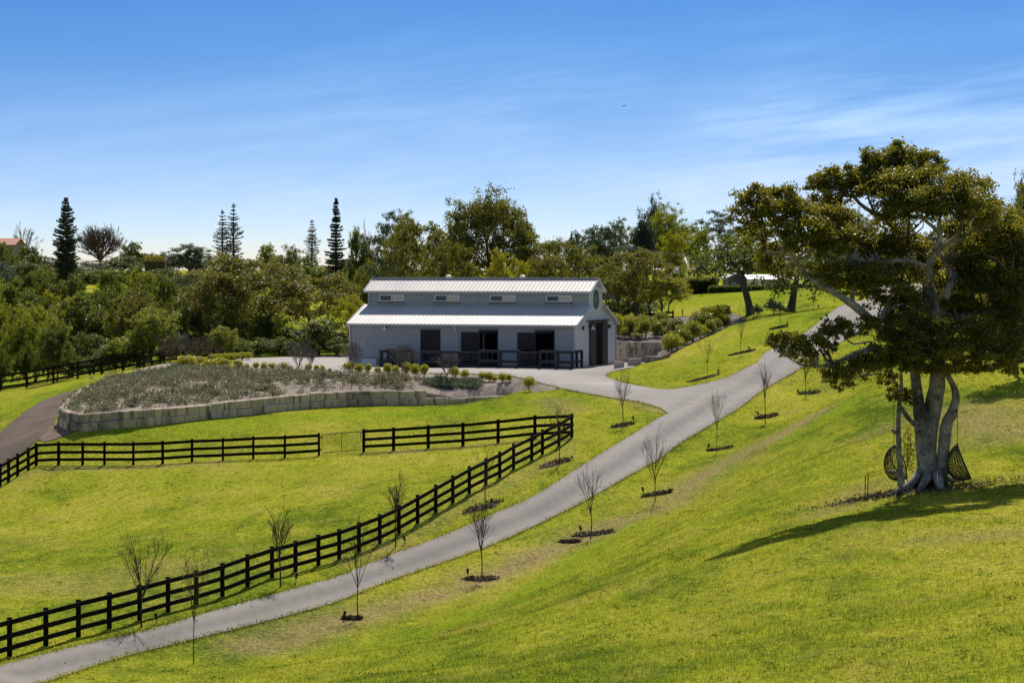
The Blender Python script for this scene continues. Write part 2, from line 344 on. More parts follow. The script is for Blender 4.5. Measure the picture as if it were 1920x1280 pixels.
BED_A = [(188,721,184),(160,729,175),(136,740,167),(117,757,160),(114,770,156.5),(138,777,154.5),(172,779,154.5),(244,774,155.5),(316,769,158),(371,763,160),(459,756,163),(555,743,166),(664,733,168.5),(801,734,171),(877,747,171.5),(953,743,172),(1018,740,164)]
BED_B = [(200,714,188),(225,704,189.5),(253,695,191),(285,686,194),(316,681,197),(350,683,194),(400,687,190.5),(470,690.5,188.7),(540,693.5,185.7),(650,697.5,182),(760,700.5,179.2),(870,701.5,178.2),(953,705.5,175.2),(1013,718.5,168.7),(1045,727,164.8)]
WALL_BASE = [(188,742,184),(160,750,175),(136,764,167),(113,786,160),(110,797,156.8),(136,806,154.2),(172,806,154),(244,799,155),(316,794,157.5),(371,789,159.5),(459,779,162.5),(555,768,165.5),(664,761,168),(801,759,170.5),(877,758,171),(953,754,171.5)]

CP = []
def cp(l): CP.extend([P(*p) for p in l])
cp([(x, y, FM_D(x)) for x, y in FENCE_MAIN[::2]]); cp([(x, y, UL_D(x)) for x, y in FENCE_UL[::2]])
cp([(x, y, UR_D(x)) for x, y in FENCE_UR[::2]]); cp([(x, y, L_D(x)) for x, y in FENCE_L[::2]])
cp(ROAD_L[::1]); cp(LANE[1:-1]); cp(TONGUE); cp(ROAD_R)
cp(WALL_BASE[4:])
cp([(363,1245,90.5),(671,1160,100.8),(903,1086,110),(1107,1010,117.5),(1228,940,124.5),(1344,848,140),(1435,795,150),(1511,745,161)])
cp([(250,1290,82),(600,1280,68),(780,1280,61),(960,1280,56),(1300,1280,49.5),(1600,1280,45.5),(1920,1280,43),(900,1150,98),(930,1185,86),(940,1230,69),(700,1215,85),(1100,1100,87),(1250,1060,82),(1380,1035,77),(1500,950,90),(1500,1100,66),(1300,965,106),(1745,975,76),
    (1745,910,89),(1920,880,90.5),(1900,1000,71),(1640,930,88.5),(1600,830,110),(1700,760,124),(1600,740,138),(1900,740,122),(1800,650,149),(1950,620,150),(1750,590,186),(1920,560,200),(2100,900,88),(2100,1200,47),(2100,620,150)])
cp([(1326,710,168),(1390,667,176.5),(1463,617,192),(1525,583,206),(1214,679,186),(1261,662,191),(1307,637,198),(1364,613,205),(1401,601,209),(1408,590,212),(1480,583,215)])
cp([(1240,607,215),(1180,607,215),(1300,560,242),(1330,549,265),(1230,600,226),(1450,548,262),(1600,545,262)])
cp([(300,850,153),(700,800,156),(500,815,156),(400,950,132),(100,1100,103),(100,980,132),(700,930,126),(300,1050,112),(850,880,134)])
cp([(0,832,162),(0,884,152.5),(40,850,153.5),(75,822,155),(60,775,170),(100,748,177),(140,733,181),(50,745,196),(150,722,196),(0,735,209),(0,790,184),(180,707,204),(260,690,206),(-150,860,165),(-150,960,145)])
cp([(470,672,210),(560,668,214),(650,668,214),(1077,690,192),(649,686,198),(900,672,210),(1160,680,202),(1180,681,201),(1215,674,200),(1240,658,203),(1000,672,210),(800,660,225),(520,655,230),(1000,650,230)])
for X, Y, z in [(-60,120,-12.5),(-60,170,-12.5),(-60,215,-11),(-40,225,-9.6),(-22,235,-8),(-5,250,-6.5),(-60,300,-6.8),(-25,300,-6.2),(0,300,-4.2),(25,290,-2.6),(60,290,-1.6),(90,230,-0.8),(100,130,-3.5),
                (70,60,-5.5),(40,40,-6.2),(0,40,-7.8),(-40,50,-11.5),(-60,80,-13.5),(-100,220,-11),(-100,120,-13),(-90,350,-3.2),(-40,350,-3.0),(0,350,-2.8),(40,350,-2.2),(110,350,-0.5),(120,200,0.5)]:
    CP.append(np.array([X, Y, CZ + z]))
CP = np.array(CP)
_S = 50.0
def _U(r2): return np.where(r2 > 1e-12, 0.5 * r2 * np.log(np.maximum(r2, 1e-12)), 0.0)
def _fit():
    p = CP[:, :2] / _S; n = len(p)
    K = _U(((p[:, None] - p[None]) ** 2).sum(-1)) + np.eye(n) * 0.002
    Q = np.c_[np.ones(n), p]
    A = np.block([[K, Q], [Q.T, np.zeros((3, 3))]])
    return np.linalg.solve(A, np.r_[CP[:, 2], 0, 0, 0])
_C = _fit()
def _tps(X, Y):
    p = np.c_[X, Y] / _S; q = CP[:, :2] / _S; out = np.empty(len(p))
    for i in range(0, len(p), 20000):
        s = p[i:i+20000]
        out[i:i+20000] = _U(((s[:, None] - q[None]) ** 2).sum(-1)) @ _C[:-3] + _C[-3] + s @ _C[-2:]
    return out
def th(X, Y):
    """terrain height"""
    X = np.asarray(X, float); Y = np.asarray(Y, float); sh = np.broadcast(X, Y).shape
    X = np.broadcast_to(X, sh).ravel(); Y = np.broadcast_to(Y, sh).ravel()
    Xc = np.clip(X, -100, 118); Yc = np.clip(Y, 38, 350)
    z = _tps(Xc, Yc)
    z = z + 0.022 * np.sin(Xc * 0.9 + 0.7 * np.sin(Yc * 0.31)) * np.sin(Yc * 0.55 + 1.3 * np.sin(Xc * 0.23)) \
          + 0.010 * np.sin(Xc * 2.1 + Yc * 0.8) * np.sin(Yc * 1.3 - Xc * 0.6)
    # level pad of the barn yard, cut into the slope on the right
    m = np.clip((11.6 - X) / 1.2, 0, 1) * np.clip((Y - 187.0) / 3.0, 0, 1) * np.clip((203.6 - Y) / 0.4, 0, 1) * np.clip((X + 8) / 6, 0, 1)
    m = m * m * (3 - 2 * m); z = z * (1 - m) + (CZ - 7.08) * m
    k = np.clip((Y - 350) / 90, 0, 1); k = k * k * (3 - 2 * k)
    z = z * (1 - k) + (CZ - 0.9) * k
    k = np.clip((Y - 600) / 3300, 0, 1); z = z - 0.5 * k
    return z.reshape(sh)
def th1(x, y): return float(th(np.array([x]), np.array([y]))[0])
_D = np.concatenate([np.arange(45, 330, 0.25), np.arange(330, 700, 2)])
def hit(px, py):
    """point where the sight line through a photo pixel meets the terrain"""
    X = (px - 960) / F * _D; Z = CZ - (py - YH) / F * _D
    g = th(X, _D) - Z
    i = np.argmax(g >= 0)
    if g[i] < 0: i = len(_D) - 1
    d = _D[i]
    if i > 0 and g[i] > g[i-1]: d = _D[i-1] + (_D[i] - _D[i-1]) * (-g[i-1]) / (g[i] - g[i-1])
    X = (px - 960) / F * d
    return np.array([X, d, th1(X, d)])

def in_poly(X, Y, poly):
    X = np.asarray(X); Y = np.asarray(Y); c = np.zeros(X.shape, bool); n = len(poly)
    for i in range(n):
        x1, y1 = poly[i]; x2, y2 = poly[(i+1) % n]
        t = ((y1 > Y) != (y2 > Y)) & (X < (x2 - x1) * (Y - y1) / (y2 - y1 + 1e-12) + x1)
        c ^= t
    return c
def dist_line(X, Y, line):
    X = np.asarray(X); Y = np.asarray(Y); best = np.full(X.shape, 1e9)
    for (x1, y1), (x2, y2) in zip(line[:-1], line[1:]):
        dx, dy = x2 - x1, y2 - y1
        t = np.clip(((X - x1) * dx + (Y - y1) * dy) / (dx*dx + dy*dy + 1e-9), 0, 1)
        best = np.minimum(best, np.hypot(X - x1 - t*dx, Y - y1 - t*dy))
    return best
def smooth_line(pts, step=0.5):
    """Catmull-Rom through points (any dimension), resampled evenly"""
    p = np.asarray(pts, float); q = np.vstack([2*p[0]-p[1], p, 2*p[-1]-p[-2]]); out = []
    for i in range(1, len(q) - 2):
        a, b, c, d = q[i-1], q[i], q[i+1], q[i+2]
        n = max(2, int(np.linalg.norm((c-b)[:2]) / step))
        for t in np.linspace(0, 1, n, endpoint=False):
            out.append(0.5 * ((2*b) + (c-a)*t + (2*a-5*b+4*c-d)*t*t + (3*b-a-3*c+d)*t**3))
    out.append(p[-1]); return np.array(out)
def xy(l): return [tuple(P(*p)[:2]) for p in l]
def sxy(l, step=7.0):
    """edge of a sheet lying on the ground: smooth in the picture, then dropped onto the terrain"""
    q = smooth_line([p[:2] for p in l], step); return np.array([hit(*p)[:2] for p in q])

ROAD_POLY = [tuple(p) for p in np.vstack([sxy(ROAD_L), sxy(LANE), np.array(xy([(440,683,197),(440,672,210)])), np.array(xy([(650,668,216),(1000,668,216)])), np.array([[11.2,203.6],[11.2,200.0],[10.9,196.0]]), sxy(TONGUE), smooth_line([hit(1625,561)[:2], (33.5,238), (45,272), (60,310)], 2)[1:], smooth_line([(64,308), (49,269.5), (38.5,236), hit(1680,580)[:2]], 2)[:-1], sxy(ROAD_R)])]
BED_POLY = [tuple(p) for p in np.vstack([smooth_line(xy(BED_A), 0.7), smooth_line(xy(BED_B), 0.7)[::-1]])]
R_WALL = [(8.2, 203.6), (11.9, 203.9)]
RBED_POLY = xy([(1401,601,210),(1364,612,206),(1307,637,199),(1261,662,192),(1214,681,186.5),(1168,694,184)]) + [(9.9,187.5),(10.5,194),(10.9,199.5),(11.3,203.4),(12.3,203.8),(8.0,203.85),(7.6,208)] + xy([(1160,607,216),(1240,600,219),(1300,596,220),(1370,590,220)])

def fixed_ground(X, Y, z):
    """hand-graded spots: under the raised beds the natural ground lies lower"""
    m = in_poly(X, Y, BED_POLY)
    z = np.where(m, np.minimum(z - 0.25, CZ - 9.0), z)
    m = in_poly(X, Y, ROAD_POLY)
    z = np.where(m, z - 0.05, z)
    m = in_poly(X, Y, RBED_POLY)
    return np.where(m, np.where((Y > 203.45) & (X < 13), np.minimum(z - 0.6, CZ - 7.3), z - 0.15), z)

# worn (dry) and lush bands in the turf, as lines over the ground
DRY = [([(480,1215),(600,1175),(687,1151),(786,1123),(862,1103),(950,1070),(1060,1022),(1154,980),(1243,955),(1300,905),(1385,858),(1460,815),(1540,770)], 1.45, 0.85),
       ([(1640,905),(1560,960)], 1.2, 0.5), ([(1780,770),(1860,800),(1920,810)], 2.5, 0.65), ([(1700,790),(1600,830)], 2.0, 0.4),
       ([(1760,1010),(1920,1000)], 1.2, 0.5), ([(30,1085),(160,1105),(330,1060)], 2.5, 0.35), ([(640,1060),(800,990),(1000,880),(1070,840)], 0.5, 0.4),
       ([(1110,735),(1180,752),(1240,772)], 0.5, 0.7), ([(1350,720),(1300,732),(1420,690)], 0.4, 0.4), ([(1060,770),(1030,752)], 1.2, 0.6), ([(60,885),(200,878),(420,868)], 0.7, 0.5), ([(690,850),(900,835),(1060,823)], 0.7, 0.5)]
LUSH = [([(700,1215),(900,1150),(1010,1098),(1180,990),(1260,940),(1350,888),(1430,842),(1520,800),(1600,745)], 1.3, 0.8),
        ([(250,800),(500,785),(800,770),(950,765)], 2.5, 0.8), ([(50,760),(150,728)], 3, 0.7), ([(600,1270),(800,1210)], 3.0, 0.35), ([(300,905),(650,880)], 2.5, 0.35), ([(1300,690),(1380,650),(1500,590)], 2.5, 0.4), ([(1300,555),(1450,553)], 8, 0.6)]
DRY = [([tuple(hit(*q)[:2]) for q in l], w, a) for l, w, a in DRY]
LUSH = [([tuple(hit(*q)[:2]) for q in l], w, a) for l, w, a in LUSH]
def turf(X, Y):
    d = np.zeros(np.shape(X)); l = np.zeros(np.shape(X))
    for ln, w, a in DRY: d = np.maximum(d, a * np.exp(-(dist_line(X, Y, ln) / w) ** 2))
    for ln, w, a in LUSH: l = np.maximum(l, a * np.exp(-(dist_line(X, Y, ln) / w) ** 2))
    return d, l * (1 - d)

def build_ground():
    xs = np.concatenate([-np.geomspace(3000, 62, 26), np.arange(-60, 46, 0.6), np.geomspace(48, 3000, 26)])
    ys = np.concatenate([np.linspace(-60, 44, 14), np.arange(46, 232, 0.6), np.geomspace(233, 4200, 60)])
    X, Y = np.meshgrid(xs, ys); z = fixed_ground(X, Y, th(X, Y))
    nx, ny = len(xs), len(ys)
    i = np.arange(ny-1)[:, None]*nx; j = np.arange(nx-1)[None]
    Q = np.stack([i+j, i+j+1, i+nx+j+1, i+nx+j], -1).reshape(-1, 4)
    d, l = turf(X.ravel(), Y.ravel())
    g = G().add(np.stack([X, Y, z], -1).reshape(-1, 3), Q)
    o = g.obj("ground", M['grass'], smooth=True, attrs={"dry": d, "lush": l})
    tag(o, "sloping green pasture and mown lawn", "ground", kind="structure")
build_ground()

def patch(name, poly, zfun, step, mat, attrs=None, smooth=True, skirt=0.0, jit=0.0, seed=0):
    poly = [Vector((float(a), float(b))) for a, b in poly]
    P2 = np.array([[p.x, p.y] for p in poly]); lo, hi = P2.min(0), P2.max(0)
    gx, gy = np.meshgrid(np.arange(lo[0], hi[0], step), np.arange(lo[1], hi[1], step))
    gx = gx.ravel(); gy = gy.ravel()
    m = in_poly(gx, gy, P2) & (dist_line(gx, gy, list(map(tuple, P2)) + [tuple(P2[0])]) > step * 0.4)
    pts = poly + [Vector((float(a), float(b))) for a, b in zip(gx[m], gy[m])]
    n = len(poly)
    v, e, f, *_ = delaunay_2d_cdt(pts, [(i, (i+1) % n) for i in range(n)], [], 1, 1e-5)
    V = np.array([[p.x, p.y] for p in v]); z = zfun(V[:, 0], V[:, 1])
    tri = np.array([q[:3] for q in f])
    a = V[tri]; cr = (a[:,1,0]-a[:,0,0])*(a[:,2,1]-a[:,0,1]) - (a[:,1,1]-a[:,0,1])*(a[:,2,0]-a[:,0,0])
    tri[cr < 0] = tri[cr < 0][:, ::-1]
    g = G().add(np.c_[V, z], tri)
    if skirt:
        pz = zfun(P2[:, 0], P2[:, 1])
        ring = np.vstack([np.c_[P2, pz], np.c_[P2, pz - skirt]]); k = np.arange(n); k2 = (k+1) % n
        g.add(ring, np.stack([k, k2, k2+n, k+n], -1))
        V = np.vstack([V, P2, P2])
    at = attrs(V[:, 0], V[:, 1]) if attrs else None
    return g.obj(name, mat, smooth=smooth, attrs=at)

# driveway + barn yard: one sheet
_c = smooth_line([(hit(*a[:2])[:2] + hit(*b[:2])[:2]) / 2 for a, b in zip(
    [(0,1247,84.5),(283,1180,93.5),(467,1127,101.5),(640,1078,109.5),(833,1003,118),(1000,930,127),(1100,867,135),(1193,810,144),(1290,745,158),(1393,693,166.5),(1437,660,173),(1510,623,184),(1577,574,205)],
    [(83,1279,83.5),(350,1202,93),(567,1147,101.5),(733,1088,109),(900,1030,115),(1100,937,126),(1183,890,132),(1273,833,140.3),(1383,767,153),(1433,730,160),(1503,690,168),(1580,640,180),(1680,580,207)])], 1.0)
CENTER = [tuple(p) for p in _c]
LANEC = [tuple(P(*p)[:2]) for p in [(1290,748,158),(1200,737,163),(1120,722,170),(1060,710,176),(950,699,182)]]
def road_attrs(X, Y):
    d = dist_line(X, Y, CENTER); d2 = dist_line(X, Y, LANEC)
    t = np.exp(-((d) / 0.50) ** 2) * 0.95 + np.exp(-((d - 1.7) / 0.3) ** 2) * 0.6
    t = np.where(Y > 158, t * 0.6, t)
    ap = np.clip((4.5 - X + (Y - 172) * 0.12) / 4.0, 0, 1) * np.clip((Y - 158) / 8, 0, 1)
    ap = np.maximum(ap, np.clip((3.0 - d2) / 2, 0, 1) * np.clip((Y - 163) / 8, 0, 1) * 0.8)
    return {"track": t * (1 - 0.8 * ap), "apron": ap}
tag(patch("driveway", ROAD_POLY, lambda X, Y: th(X, Y) + 0.03, 0.42, M['road'], road_attrs, skirt=0.12), "pale driveway climbing past the barn yard", "driveway", kind="structure")

# gravel track, left
TR_L = [(-90,900,160),(-30,850,165),(0,812,172),(30,785,175),(70,757,180),(110,740,184),(150,730,187),(178,722,189)]
TR_R = [(-60,940,150),(0,884,152.5),(40,850,153.5),(75,822,155),(98,799,157.5),(112,772,163),(145,747,174),(168,736,180),(190,722,187)]
TRACK_POLY = [tuple(p) for p in np.vstack([sxy(TR_L), sxy(TR_R)[::-1]])]
tag(patch("gravel_track", TRACK_POLY, lambda X, Y: th(X, Y) + 0.03, 0.7, M['gravel'], skirt=0.1), "dark gravel track curving round the stone wall", "track", kind="structure")
EDGE_POLY = [tuple(p) for p in np.vstack([sxy([(72,824),(98,800),(108,790)], 4), sxy([(138,808),(118,818),(85,829)], 4)])]
tag(patch("garden_edge", EDGE_POLY, lambda X, Y: th(X, Y) + 0.035, 0.5, M['brownmulch'], skirt=0.05), "brown leaf litter beside the stone wall", "mulch", kind="structure")

# raised bed in front of the barn
_A = np.array([P(*p) for p in BED_A]); _B = np.array([P(*p) for p in BED_B])
_As = smooth_line(_A, 0.7); _Bs = smooth_line(_B, 0.7)
def bed_z(X, Y):
    """height between the wall top and the barn yard"""
    X = np.asarray(X); Y = np.asarray(Y)
    da = np.full(X.shape, 1e9); za = np.zeros(X.shape); db = da.copy(); zb = za.copy()
    for L, d, z in ((_As, da, za), (_Bs, db, zb)):
        for p in L:
            q = np.hypot(X - p[0], Y - p[1]); m = q < d; d[m] = q[m]; z[m] = p[2]
    t = da / (da + db + 1e-6)
    z = za * (1 - t) + zb * t + 0.55 * np.sin(np.pi * t) * (1 - t) ** 1.3
    return z - 0.10 * np.exp(-da / 0.6) + 0.10 * np.sin(X*1.1 + np.sin(Y)) * np.sin(Y*1.3) * np.sin(np.pi*t)
tag(patch("garden_soil", BED_POLY, bed_z, 0.7, M['mulch'], skirt=0.6), "mulched bank between stone wall and barn yard", "garden bed", kind="structure")
# right-hand bed beside the barn
_rw = np.array(R_WALL)
def rbed_z(X, Y):
    z = th(X, Y) + 0.03
    up = np.clip((Y - 203.75) / 0.1, 0, 1) * np.clip((13.5 - X) / 2.0, 0, 1) * np.clip((X-6)/1.0, 0, 1)
    z2 = CZ - 5.55 + np.clip(Y - 203.5, 0, 14) * 0.11
    return np.maximum(z, np.where(up > 0, z2 * up + z * (1-up), z))
tag(patch("garden_bank", RBED_POLY, rbed_z, 0.7, M['bankmulch'], skirt=0.4), "mulched planting bank beside the barn end wall", "garden bed", kind="structure")
# ================================================================== BARN
TH = math.radians(20); BL, BD = 17.5, 9.6
ux = np.array([math.cos(TH), -math.sin(TH)]); uy = np.array([math.sin(TH), math.cos(TH)])
BC = P(1077, 690, 192.0)                        # front corner nearest the camera
BO = np.array([*(BC[:2] - ux * BL), CZ - 7.12])
def bloc(px, v):
    """barn coordinate u on the line v metres behind the front wall, for a photo column"""
    k = (px - 960) / F; o = BO[:2] + uy * v        # o.x + u ux.x = k (o.y + u ux.y)
    return (k * o[1] - o[0]) / (ux[0] - k * ux[1])
def fu(px): return bloc(px, 0.0)

barn = empty("barn", tuple(BO), -TH, "long pale grey weatherboard stable barn with raised clerestory roof and open dark doors", "barn")
WH, LT, UW, RG = 3.13, 4.44, 5.55, 6.40        # wall, lean-to top, clerestory top, ridge
B3 = BD / 3
D1 = (fu(789), fu(826), 0.0, 2.65); D2 = (fu(898.5), fu(934), 0.0, 2.68); D3 = (fu(1003.5), fu(1040), 0.0, 2.68)
UPW = [(bloc(a, B3), bloc(b, B3)) for a, b in ((711.7,758),(815,862),(919,967),(1024.7,1072.7))]
WZ = (4.72, 5.22)

def clad(g, u0, u1, z0, z1, holes, map3, pitch=0.19, lip=0.034):
    """overlapping boards on a wall, cut round the openings"""
    n = int(round((z1 - z0) / pitch)); h = (z1 - z0) / n
    for i in range(n):
        a, b = z0 + i*h, z0 + (i+1)*h - 0.017; cuts = [(u0, u1)]
        for (hu0, hu1, hz0, hz1) in holes:
            if hz0 < b - 0.02 and hz1 > a + 0.02:
                nc = []
                for (c0, c1) in cuts:
                    if hu0 > c0 and hu1 < c1: nc += [(c0, hu0), (hu1, c1)]
                    elif hu0 <= c0 < hu1: nc.append((hu1, c1))
                    elif hu0 < c1 <= hu1: nc.append((c0, hu0))
                    else: nc.append((c0, c1))
                cuts = nc
        for c0, c1 in cuts:
            if c1 - c0 < 0.02: continue
            V = [map3(c0, a, lip), map3(c1, a, lip), map3(c1, b, 0.004), map3(c0, b, 0.004), map3(c0, a, 0), map3(c1, a, 0)]
            g.add(V, [[0, 1, 2, 3], [4, 5, 1, 0]])

# front and back walls
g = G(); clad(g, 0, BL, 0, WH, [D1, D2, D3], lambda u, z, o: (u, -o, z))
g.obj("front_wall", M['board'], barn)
g = G(); g.box((BL/2, BD, WH/2), (BL, 0.1, WH)); g.obj("back_wall", M['board'], barn)
# gable ends
def gable_prof(z):
    if z <= WH: return 0.0
    if z <= LT: return (z - WH) / (LT - WH) * B3
    if z <= UW: return B3
    return B3 + (z - UW) / (RG - UW) * (BD/2 - B3)
GD = (3.35, 7.35, 0.0, 3.32)
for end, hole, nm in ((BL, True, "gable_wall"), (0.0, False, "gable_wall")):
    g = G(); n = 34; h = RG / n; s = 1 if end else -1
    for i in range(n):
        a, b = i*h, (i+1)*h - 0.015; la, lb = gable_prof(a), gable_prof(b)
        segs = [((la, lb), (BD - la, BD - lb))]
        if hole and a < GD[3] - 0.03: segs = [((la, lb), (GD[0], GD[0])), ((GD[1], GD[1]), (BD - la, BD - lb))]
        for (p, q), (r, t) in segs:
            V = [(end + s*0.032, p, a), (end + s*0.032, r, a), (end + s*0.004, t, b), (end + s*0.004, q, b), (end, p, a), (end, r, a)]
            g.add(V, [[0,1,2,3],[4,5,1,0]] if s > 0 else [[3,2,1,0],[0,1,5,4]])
    g.obj(nm, M['gboard_lit'], barn)
# corner boards
for u, v in ((0, 0), (BL, 0), (BL, BD), (0, BD)):
    g = G(); g.box((u + (0.02 if u else -0.02), v + (0.02 if v else -0.02), WH/2 - 0.02), (0.12, 0.12, WH)); g.obj("corner_board", M['trim'] if (u and not v) else M['board'], barn)
# clerestory walls
for v, s in ((B3, -1), (2*B3, 1)):
    g = G(); clad(g, 0, BL, LT - 0.35, UW, [(a, b, *WZ) for a, b in UPW], lambda u, z, o: (u, v + s*o, z), 0.165)
    g.obj("clerestory_wall", M['board'], barn)
# roofs
def roof(name, v0, z0, v1, z1, over, side):
    """ribbed sheet from eave (v0,z0) to top (v1,z1)"""
    d = np.array([v1 - v0, z1 - z0]); L = np.linalg.norm(d); d /= L; n = np.array([-d[1], d[0]]) * (1 if n_up(d) else -1)
    a = np.array([v0, z0]) - d * over; b = np.array([v1, z1])
    g = G(); u0, u1 = -0.28, BL + 0.28; th_ = 0.045
    A = a + n*0.06; Bq = b + n*0.06
    g.add([(u0,*A),(u1,*A),(u1,*Bq),(u0,*Bq),(u0,*(A-n*th_)),(u1,*(A-n*th_)),(u1,*(Bq-n*th_)),(u0,*(Bq-n*th_))],
          [[0,1,2,3],[7,6,5,4],[0,4,5,1],[1,5,6,2],[2,6,7,3],[3,7,4,0]])
    k = 58
    for i in range(k + 1):
        u = u0 + 0.10 + (u1 - u0 - 0.2) * i / k; r = 0.024
        p, q = A + n*r, Bq + n*r
        g.add([(u-0.045,*A),(u+0.045,*A),(u+0.02,*p),(u-0.02,*p),(u-0.045,*Bq),(u+0.045,*Bq),(u+0.02,*q),(u-0.02,*q)],
              [[0,1,2,3],[3,2,6,7],[1,5,6,2],[0,3,7,4],[7,6,5,4]])
    g.obj(name, M['roof'], barn)
    # barge boards and gutter
    for u in (u0, u1):
        g = G(); t = 0.02
        P0, P1, P2, P3 = A + n*0.035, Bq + n*0.035, Bq - n*0.16, A - n*0.16
        g.add([(u-t,*P0),(u-t,*P1),(u-t,*P2),(u-t,*P3),(u+t,*P0),(u+t,*P1),(u+t,*P2),(u+t,*P3)], [[0,1,2,3],[7,6,5,4],[0,4,5,1],[1,5,6,2],[2,6,7,3],[3,7,4,0]])
        g.obj("barge_board", M['trim'], barn)
    g = G(); g.box(((u0+u1)/2, a[0] + side*0.05, a[1] - 0.03), (u1 - u0 - 0.05, 0.11, 0.11)); g.obj("gutter", M['trim'], barn)
def n_up(d): return d[0] > 0
roof("lower_roof", 0.0, WH + 0.02, B3, LT, 0.24, -1)
roof("lower_roof", BD, WH + 0.02, 2*B3, LT, 0.30, 1)
roof("upper_roof", B3, UW, BD/2, RG, 0.2, -1)
roof("upper_roof", 2*B3, UW, BD/2, RG, 0.2, 1)
g = G(); g.bar((-0.3, BD/2, RG + 0.09), (BL + 0.3, BD/2, RG + 0.09), 0.32, 0.05); g.obj("ridge_cap", M['roof'], barn)
for px in (841, 980):
    g = G(); g.lathe([(0.0,-0.1),(0.13,-0.1),(0.13,0.16),(0.22,0.18),(0.22,0.30),(0.12,0.36),(0.0,0.37)], (bloc(px, BD*0.6), BD*0.6, RG - 0.05), 12)
    g.obj("roof_vent", M['roof'], barn, smooth=False)
# interior
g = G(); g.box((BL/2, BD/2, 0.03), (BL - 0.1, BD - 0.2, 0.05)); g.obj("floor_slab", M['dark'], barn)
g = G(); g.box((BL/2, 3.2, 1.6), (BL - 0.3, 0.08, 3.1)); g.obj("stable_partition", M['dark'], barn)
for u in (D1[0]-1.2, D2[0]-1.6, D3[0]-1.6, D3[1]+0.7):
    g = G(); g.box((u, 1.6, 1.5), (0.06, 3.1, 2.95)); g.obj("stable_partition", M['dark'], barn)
# stable doors
def reveal(g, d, w=0.07):
    g.box((d[0]+w/2, 0.02, d[3]/2), (w, 0.16, d[3])); g.box((d[1]-w/2, 0.02, d[3]/2), (w, 0.16, d[3])); g.box(((d[0]+d[1])/2, 0.02, d[3]-w/2), (d[1]-d[0]-2*w, 0.15, w))
for d in (D1, D2, D3):
    g = G(); reveal(g, d); fr = g.obj("door_frame", M['navy'], barn)
    g = G(); g.box(((d[0]+d[1])/2, -0.05, d[3] + 0.05), (d[1]-d[0]+0.04, 0.06, 0.11)); g.obj("door_head", M['trim'] if 0 else M['screen'], barn)
# first door: closed pair, upper and lower leaf
um = (D1[0]+D1[1])/2; w = D1[1]-D1[0]-0.16
for z0, z1 in ((0.08, 1.22), (1.25, 2.55)):
    g = G(); g.box((um, 0.03, (z0+z1)/2), (w, 0.05, z1-z0))
    for q in range(6): g.box((um - w/2 + w*(q+0.5)/6, 0.0, (z0+z1)/2), (w/6-0.02, 0.02, z1-z0-0.02))
    l = g.obj("stable_door", M['door'], barn)
    for zz in (z0+0.12, z1-0.12):
        g = G(); g.bar((um - w/2, -0.03, zz), (um + w/2, -0.03, zz), 0.03, 0.1); g.obj("ledge", M['door'], l)
# sliding leaves pushed aside
for a, b in ((fu(865.5), fu(898)), (fu(971), fu(1003))):
    g = G(); g.box(((a+b)/2, -0.10, 1.27), (b-a, 0.05, 2.40))
    for q in range(7): g.box((a + (b-a)*(q+0.5)/7, -0.135, 1.27), ((b-a)/7-0.015, 0.02, 2.38))
    l = g.obj("sliding_door", M['door'], barn, )
    for zz in (0.3, 1.3):
        g = G(); g.bar((a, -0.16, zz), (b, -0.16, zz), 0.03, 0.12); g.obj("ledge", M['door'], l)
    g = G(); g.bar((a, -0.13, 2.53), (a + 2*(b-a), -0.13, 2.53), 0.05, 0.07); g.obj("door_track", M['black'], barn)
# half-open inner leaf of the middle door
g = G(); g.box((D2[0]+0.33, 0.12, 1.3), (0.05, 0.3, 2.3)); g.obj("stable_door", M['screen'], barn)
# gable sliding doors
for v0, v1 in ((3.30, 4.60), (6.08, 7.38)):
    g = G(); g.box((BL + 0.10, (v0+v1)/2, 1.66), (0.06, v1-v0, 3.24))
    for q in range(8): g.box((BL + 0.14, v0 + (v1-v0)*(q+0.5)/8, 1.66), (0.02, (v1-v0)/8-0.015, 3.22))
    l = g.obj("gable_door", M['gdoor'], barn)
    g = G(); g.box((BL+0.165, (v0+v1)/2, 1.55), (0.03, v1-v0, 0.1)); g.obj("ledge", M['gdoor'], l)
g = G(); g.box((BL + 0.14, 5.2, 3.36), (0.09, 5.1, 0.10)); g.obj("door_track", M['black'], barn)
# oval window
ov = empty("oval_window", (BL + 0.03, BD/2 + 0.05, 4.9)); ov.parent = barn
a = np.linspace(0, 2*math.pi, 33)
g = G(); g.tube(np.c_[np.zeros(33)+0.03, 0.52*np.cos(a), 0.66*np.sin(a)], 0.055, 6); g.obj("frame", M['screen'], ov, smooth=True)
g = G(); g.add(np.c_[np.zeros(32)+0.02, 0.5*np.cos(a[:-1]), 0.64*np.sin(a[:-1])], [list(range(32))]); 
m_, nt_, out_ = new_mat("pane_painted_leaf_reflection")
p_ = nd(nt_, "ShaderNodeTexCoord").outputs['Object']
nt_.links.new(nd(nt_, "ShaderNodeBsdfPrincipled", {"Base Color": ramp(nt_, noise(nt_, p_, 3, 3), [(0.35, (0.14,0.16,0.08)), (0.65, (0.30,0.33,0.16))]), "Roughness": 0.12}).outputs[0], out_.inputs[0])  # green mottle paints a leafy reflection into the pane colour
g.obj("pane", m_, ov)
g = G(); g.bar((0.05,-0.5,0),(0.05,0.5,0),0.03,0.03); g.box((0.05,0,0),(0.03,0.03,1.26)); g.obj("muntin", M['screen'], ov)
